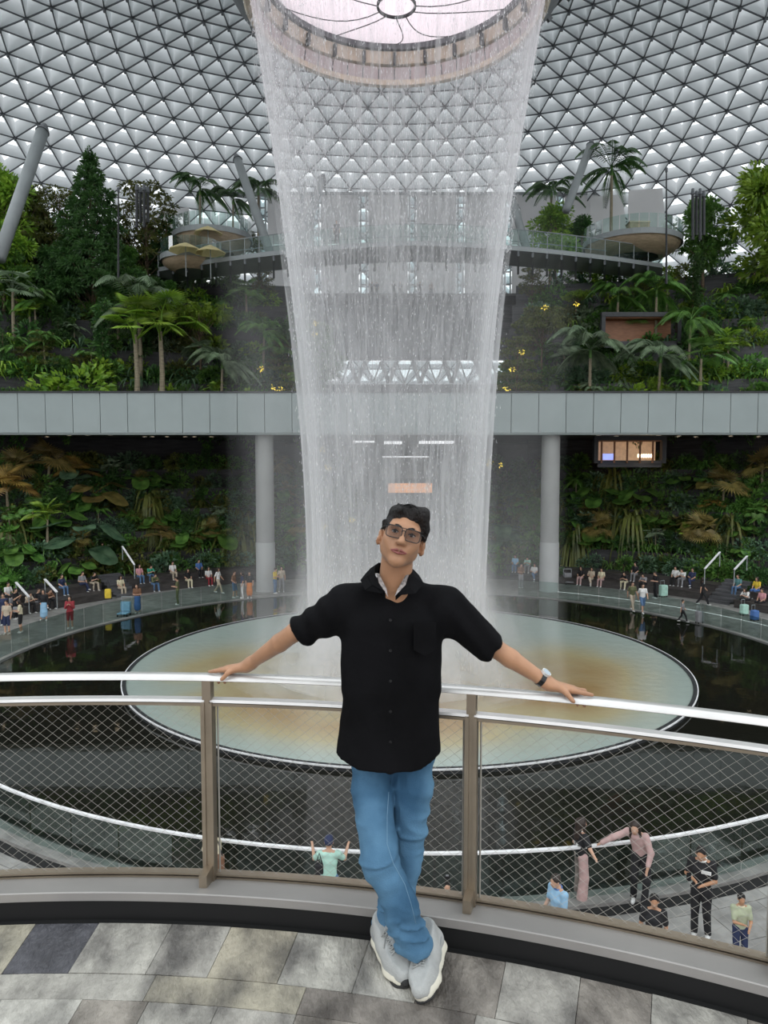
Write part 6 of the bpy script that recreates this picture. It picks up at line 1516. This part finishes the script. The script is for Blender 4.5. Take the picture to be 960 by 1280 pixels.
# (px, feet row, label, kwargs) standing or walking
for px, row, lab, kw in (
 (9, 793, 'man in pale shirt and navy shorts at the left walkway edge, holding a dark bag', dict(top='beige', low='navy', lower='shorts')),
 (26, 791, 'woman in white top and black shorts with a shoulder bag on the left walkway', dict(top='cream', low='black', lower='shorts', pose='look', hair='long')),
 (55, 776, 'woman in black top and light blue skirt on the left walkway', dict(top='black', low='lightblue', lower='skirt', hair='long', pose='standb', sleeve='long')),
 (88, 786, 'woman in dark red patterned dress by the left water edge, hand to her face', dict(top='red', low='red', lower='shorts', hair='long', pose='phone', sleeve='long')),
 (172, 767, 'woman in brown top and blue skirt beside the stroller', dict(top='brown', low='blue', lower='skirt', hair='long', pose='look')),
 (222, 756, 'person in olive clothes standing alone on the left walkway', dict(top='olive', low='olive', pose='look')),
 (273, 742, 'person in white dress near the left column', dict(top='white', low='beige', pose='walk', hair='long')),
 (293, 747, 'person in brown top and denim shorts left of the left column', dict(top='brown', low='denim', lower='shorts', pose='standb')),
 (303, 748, 'person in white trousers and dark top left of the left column', dict(top='navy', low='white', hair='long')),
 (312, 748, 'person in black top and orange skirt left of the left column', dict(top='black', low='orange', lower='skirt', hair='long')),
 (344, 742, 'person in blue trousers just right of the left column', dict(top='yellow', low='denim', pose='look')),
 (352, 740, 'person in beige coat seen through spray by the left column', dict(top='beige', low='grey', hair='long', pose='standb')),
 (803, 767, 'man in white tee and navy shorts walking along the right walkway', dict(top='white', low='denim', lower='shorts', pose='walk', hair='short')),
 (790, 764, 'person in beige trousers close beside the walking man in white tee', dict(top='olive', low='beige', pose='walk')),
 (853, 778, 'child in striped top and black trousers by the right water edge', dict(top='grey', low='black', pose='walk', sc=.72)),
 (878, 757, 'person in black outfit striding before the right stairs', dict(top='black', low='black', pose='walk', hair='long')),
 (651, 735, 'person in dark clothes standing at the far right of the spray', dict(top='brown', low='grey', pose='look')),
 (819, 748, 'person in black clothes holding the mint suitcase', dict(top='black', low='black', pose='look')),
 (20, 774, 'man in black tee at the far left edge crowd', dict(top='black', low='black', pose='phone')),
 (5, 782, 'person in navy clothes cut by the left picture edge', dict(top='navy', low='navy', pose='stand'))):
    p = at_ground(px, row); fx = rnd.choice((-25, 0, 25, 8)); person(p, (p[0]+fx, 0 if abs(fx) < 10 else p[1]-6, LZ), lab, **kw)
for px, tier, lab, kw in (
 (6, 1, 'person in white tee seated at the left picture edge', dict(top='white', low='black')),
 (74, 1, 'person in navy top seated with knees bent on the left upper step', dict(top='navy', low='denim')),
 (30, 0, 'person in beige top leaning forward on the left bench', dict(top='beige', low='black', pose='sitlean')),
 (44, 0, 'person in black top seated beside the one leaning forward at left', dict(top='black', low='grey', pose='sitcross')),
 (56, 0, 'person in brown top seated behind the woman in the blue skirt', dict(top='brown', low='black', pose='sitlean')),
 (12, 0, 'person in grey top seated low at the far left', dict(top='grey', low='black')),
 (100, 1, 'man in grey tee and dark trousers seated on the left upper step', dict(top='grey', low='navy', pose='sitcross')),
 (113, 1, 'person in beige trousers seated right of the man in grey tee', dict(top='black', low='beige', pose='sitlean')),
 (148, 0, 'woman in cream top seated with a yellow backpack', dict(top='cream', low='beige', hair='long')),
 (190, 0, 'person in olive jacket and jeans seated right of the stroller', dict(top='olive', low='denim', sleeve='long', pose='sitlean')),
 (172, 1, 'person in pink top seated by the left stairs', dict(top='pink', low='denim', hair='long')),
 (185, 1, 'person in green top seated next to the one in pink', dict(top='green', low='denim', pose='sitlean')),
 (214, 1, 'person in white top seated on the upper step left of the standing olive figure', dict(top='white', low='beige')),
 (233, 0, 'person in cream trousers seated right of the standing olive figure', dict(top='black', low='cream', hair='long')),
 (247, 1, 'person in blue top seated on the left middle bench', dict(top='blue', low='black')),
 (259, 0, 'person in white top and dark red trousers seated on the left middle bench', dict(top='white', low='red', hair='long')),
 (728, 0, 'woman in black top seated first right of the baggage trolley', dict(top='black', low='rose', hair='long')),
 (741, 0, 'person in beige outfit seated between two others right of the trolley', dict(top='beige', low='beige', hair='long', pose='sitcross')),
 (754, 0, 'person in cream outfit seated third from the trolley', dict(top='cream', low='rose', pose='sit')),
 (784, 0, 'person in black top and cream trousers bending forward on the right bench', dict(top='black', low='cream', pose='sitlean')),
 (796, 1, 'person in black tee seated on the upper step behind the walking man', dict(top='black', low='grey')),
 (808, 0, 'person in grey clothes seated left of the mint suitcase', dict(top='grey', low='black', pose='sitlean')),
 (847, 1, 'man in white shirt seated high on the right bench', dict(top='white', low='black')),
 (857, 1, 'person in white top leaning over on the right bench', dict(top='white', low='grey', pose='sitlean')),
 (868, 1, 'person in navy shirt seated beside the right stairs', dict(top='navy', low='navy', pose='sitcross')),
 (926, 1, 'man in teal tee and jeans seated at the right', dict(top='teal', low='denim')),
 (938, 0, 'person in white top seated beside the suitcases at right', dict(top='white', low='black', pose='sitlean', hair='long')),
 (950, 1, 'person in yellow and blue seated at the right picture edge', dict(top='yellow', low='blue', hair='long')),
 (957, 0, 'person in pink top cut by the right picture edge', dict(top='pink', low='black')),
 (645, 1, 'person in light blue seated left of the right column', dict(top='lightblue', low='denim')),
 (661, 1, 'person in pale green top seated near the right column', dict(top='mint', low='grey', pose='sitlean')),
 (669, 0, 'person in white shirt seated against the right column', dict(top='white', low='denim', pose='sitcross'))):
    p = at_bench(px, tier); kw.setdefault('pose', 'sit'); person(p, CENTER, lab, **kw)
x, y, z = ledge('l', 126, 1, .3); person((x, y, z-.3), CENTER, 'person in white clothes seated on the planted ledge beside a pushchair at left', pose='sit', top='white', low='white')
# tiny people high up
for i, (px, row, D, lab, top) in enumerate(((421, 305, 55.2, 'lone person standing on the high footbridge behind the water', 'black'), (465, 371, 85.8, 'first dark figure on the far deck behind the waterfall', 'black'), (471, 371, 85.9, 'second dark figure on the far deck', 'navy'), (492, 371, 85.6, 'figure standing in the middle of the far deck', 'black'), (500, 371, 86, 'figure in grey right of the middle of the far deck', 'grey'), (525, 371, 85.7, 'figure right of the third white blind on the far deck', 'black'), (539, 371, 85.9, 'rightmost figure on the far deck', 'brown'),
    (918, 366, 58.6, 'person in pink on the top terrace at right', 'pink'), (934, 366, 58.8, 'person in black on the top terrace at right', 'black'), (941, 365, 58.5, 'person in blue on the top terrace at right', 'blue'), (952, 366, 58.6, 'person in orange on the top terrace at far right', 'orange'), (925, 366, 59, 'person in white on the top terrace at right', 'white'))):
    p = A(px, row, D)
    if px > 900: p = Vector(ledge('u', px, 4, 1.7))+Vector((0, 0, .5))
    person(tuple(p), (p.x, 0, p.z), lab, pose='rail' if i % 2 else 'stand', top=top, low='black')
mb = MB(); 
# people on the lower walkway right behind the railing
HF = .0125
def g_(px, row): return tuple(G(px, row, LZ))
def gh(px, row, hgt): p = G(px, row, LZ+hgt); return (p.x, p.y, LZ)
person(g_(726, 1124), (20, 17, LZ), 'girl in black jacket and pale pink trousers pulled by the hand, seen through the mesh', pose='pull', top='black', low='rose', lower='wide', sleeve='short', hair='long', shoe='rose', sc=.96, h=HF)
q = person(g_(800, 1128), (0, 3, LZ), 'woman with long black hair in pink blouse and black trousers bending and holding a hand', pose='reach', top='rose', low='black', sleeve='long', hair='long', shoe='white', sc=1.04, h=HF)
person(g_(875, 1172), (2, 6, LZ), 'man in black polo with white collar and black trousers looking at his phone', pose='hold', top='black', low='black', skin='skin', sc=1.0, h=HF, haircol='hair')
person(gh(927, 1118, 1.22), (5, 3, LZ), 'small boy in green checked shirt at the bottom right', pose='thumb', top='sagecheck', low='navy', skin='skin', sc=.72, h=HF, haircol='hair')
person(gh(818, 1119, 1.46), (0, -2, LZ), 'boy in black top close behind the railing, head only in view', pose='stand', top='black', low='navy', skin='skin', sc=.86, h=HF, haircol='hair')
person(gh(697, 1092, 1.56), (-12, 4, LZ), 'person in blue shirt close behind the railing looking left', pose='look', top='lightblue', low='grey', sc=.92, h=HF)
person(gh(411, 1045, 1.67), (-.8, 40, LZ), 'person in mint shirt and dark cap holding the glass rail, seen from behind', pose='rail', top='mint', low='denim', hair='cap', haircol='navy', sc=.98, h=HF)
person(gh(266, 1028, 1.62), (10, 30, LZ), 'person in pale headscarf and beige top behind the left railing post', pose='standb', top='cream', low='brown', hair='long', haircol='beige', sc=.95, h=HF, sleeve='long')
person(g_(558, 1310), (.5, 30, LZ), 'person behind the sill of whom only the raised phone hand shows', pose=dict(POSE['phone'], wrR=np.array((-.05, -.30, 1.66)), elR=np.array((-.14, -.22, 1.40)), wrL=np.array((.05, -.28, 1.40))) if False else 'phone', top='grey', low='black', sc=1.0, h=HF)
def near_root(word): return [o for o in COL.objects if o.get('label') and word in o['label']][0]
for word, col in (('black polo', 'white'), ('pale pink trousers', 'white'), ('checked shirt', 'cream'), ('blue shirt close', 'blue')):
    r = near_root(word); J = POSE['stand']; mb = MB(); nk = v((0, .015, 1.435)) if 'checked' not in word else v((0, .015, 1.43))
    ring_ = [nk+(math.cos(a)*.068, math.sin(a)*.066, -.018*math.cos(a+math.pi/2)) for a in np.linspace(0, 2*math.pi, 17)]
    mb.tube(ring_, .017, 6, cap=False); part('collar', mb, M['c_'+col], r, True, local=True)
r = near_root('black polo'); mb = MB(); mb.box((.08, -.118, 1.27), (.16, .02, .055)); part('chest_stripe', mb, M['c_white'], r, local=True)
r = near_root('pale pink trousers'); mb = MB(); [mb.box((-.07+.035*i, .128, 1.17), (.022, .01, .045)) for i in range(5)]; part('back_lettering', mb, M['c_white'], r, local=True)
# things they carry
def at(px, row, D): return A(px, row, D)
p = G(875, 1172, LZ); t = thing('mobile_phone', 'dark phone in the hands of the man in black polo', 'phone', at(861, 1096, p.y-.33)); mb = MB(); mb.box(at(861, 1096, p.y-.33), (.075, .012, .15)); part('phone_body', mb, M['frame'], t); mb = MB(); mb.box(at(861, 1096, p.y-.325), (.066, .012, .13)); part('phone_screen', mb, M['c_grey'], t)
D_ = 12.0; t = thing('mobile_phone', 'dark phone held up just above the sill right of the mans legs', 'phone', at(559, 1100, D_)); mb = MB(); mb.box(at(559, 1100, D_), (.085, .012, .16)); part('phone_body', mb, M['frame'], t); mb = MB(); mb.box(at(559, 1094, D_)+Vector((0, -.008, 0)), (.05, .006, .03)); part('camera_bump', mb, M['c_grey'], t)
hd = thing('person', 'raised hand and forearm holding up a phone above the sill', 'person', at(559, 1125, D_)); f = Field(v(at(559, 1125, D_))-.25, v(at(559, 1125, D_))+.3, .008); b0 = v(at(559, 1112, D_)); f.cap(b0+(0, .05, -.22), b0+(0, .03, -.03), .036, .028, .02); f.cap(b0+(0, .03, -.03), b0+(0, .02, .03), .034, .036, .02)
for i in range(4): f.cap(b0+(.040, .02, -.01+.020*i), b0+(.034, -.022, -.006+.020*i), .0095, .008, .004)
f.cap(b0+(-.03, .01, -.01), b0+(-.043, -.008, .045), .013, .010, .006); part('arm', f.mesh('arm', M['skin2']), None, hd)
mb = MB(); mb.tube([b0+(0, .08, -.45), b0+(0, .05, -.16)], [.055, .048], 10); part('sleeve', mb, M['c_grey'], hd, True)
p = G(726, 1124, LZ); mb = MB(); ww = [at(722, 1050, p.y-.17), at(736, 1056, p.y-.17)]
def bag(px, row, D, size, col, lab, name='shoulder_bag'):
    c = at(px, row, D); t = thing(name, lab, 'bag', c); mb = MB(); mb.box(c, size, rz=.2); o = part('bag_body', mb, M['c_'+col], t); md = o.modifiers.new('b', 'BEVEL'); md.width = min(size)*.25; md.segments = 2
    mb = MB(); mb.tube([c+Vector((-size[0]*.4, 0, size[2]*.45)), c+Vector((0, .02, size[2]*1.5)), c+Vector((size[0]*.4, 0, size[2]*.45))], .015, 5); part('strap', mb, M['c_black'], t)
bag(271, 1080, 12.3, (.26, .16, .30), 'brown', 'dark brown rucksack on the person in the pale headscarf', 'rucksack')
bag(399, 1086, 12.2, (.14, .1, .18), 'black', 'black cross-body bag of the person in the mint shirt')
bag(135, 742, 42.5, (.36, .26, .55), 'yellow', 'yellow backpack beside the seated woman in cream', 'backpack'); bag(20, 762, 38.2, (.28, .14, .3), 'grey', 'grey shoulder bag of the woman in black shorts'); bag(5, 782, 38.2, (.26, .14, .34), 'black', 'black bag held by the man in navy shorts')
def suitcase(px, row, w, h, col, lab):
    g = G(px, row, LZ); t = thing('suitcase', lab, 'suitcase', tuple(g), .3); R = Matrix.Rotation(.3, 3, 'Z')
    mb = MB(); mb.box(g+Vector((0, 0, .06+h/2)), (w, .32, h), rz=.3); o = part('shell', mb, M['c_'+col], t); md = o.modifiers.new('b', 'BEVEL'); md.width = .06; md.segments = 3
    mb = MB(); 
    for s in (-1, 1): mb.tube([g+R@Vector((s*w*.28, .1, h)), g+R@Vector((s*w*.28, .1, h+.32))], .012, 5)
    mb.tube([g+R@Vector((-w*.28, .1, h+.32)), g+R@Vector((w*.28, .1, h+.32))], .018, 6); part('handle', mb, M['steel_tube'], t)
    for sx in (-1, 1):
        for sy in (-1, 1): c = g+R@Vector((sx*w*.38, sy*.11, .04)); mb = MB(); mb.tube([c-Vector((.015, 0, 0)), c+Vector((.015, 0, 0))], .04, 8); part('wheel', mb, M['frame'], t)
suitcase(829, 746, .50, .70, 'mint', 'large mint suitcase before the right bench'); suitcase(930, 769, .40, .55, 'mint', 'small mint suitcase at the right edge'); suitcase(943, 776, .38, .52, 'blue', 'bright blue suitcase at the right edge'); suitcase(834, 733, .4, .55, 'lightblue', 'light blue suitcase behind the large mint one'); suitcase(916, 748, .4, .4, 'teal', 'teal bag-like suitcase beside the man in teal'); suitcase(874, 779, .34, .60, 'grey', 'pale grey suitcase standing at the right water edge'); suitcase(766, 731, .5, .5, 'black', 'black suitcase by the seated group right of the trolley')
def cart(px, row, col, lab, name, cat):
    g = G(px, row, LZ); t = thing(name, lab, cat, tuple(g)); mb = MB()
    for s in (-1, 1): mb.tube([g+Vector((s*.28, -.3, .12)), g+Vector((s*.28, .35, .15)), g+Vector((s*.28, .48, 1.0))], .022, 6)
    mb.tube([g+Vector((-.28, .48, 1.0)), g+Vector((.28, .48, 1.0))], .025, 6); part('frame', mb, M['steel_tube'], t)
    mb = MB(); mb.box(g+Vector((0, 0, .18)), (.52, .75, .05)); mb.box(g+Vector((0, .30, .5)), (.5, .2, .5)); part('basket', mb, M['c_'+col], t)
    for sx in (-1, 1):
        for sy in (-1, 1): c = g+Vector((sx*.26, sy*.28, .07)); mb = MB(); mb.tube([c-Vector((.02, 0, 0)), c+Vector((.02, 0, 0))], .07, 10); part('wheel', mb, M['frame'], t)
cart(711, 730, 'grey', 'baggage trolley right of the right column', 'baggage_trolley', 'trolley'); cart(155, 770, 'lightblue', 'light blue pushchair beside the woman in the blue skirt', 'pushchair', 'pushchair')
x, y, z = ledge('l', 116, 1, .2)
# tour board on the left terrace, small white panel behind the man
c = at(387, 1086, 13.0)
# light strip in the paving at right
mb = MB(); mb.lathe([(20.2, LZ+.012), (20.25, LZ+.012)], (pcx, pcy), 60, angR(690, 20.2), angR(1000, 20.2)); t = thing('light_strip', 'thin white line of light set in the right walkway', 'light', (pcx+14, pcy+14, LZ)); part('strip', mb, M['coollit'], t)
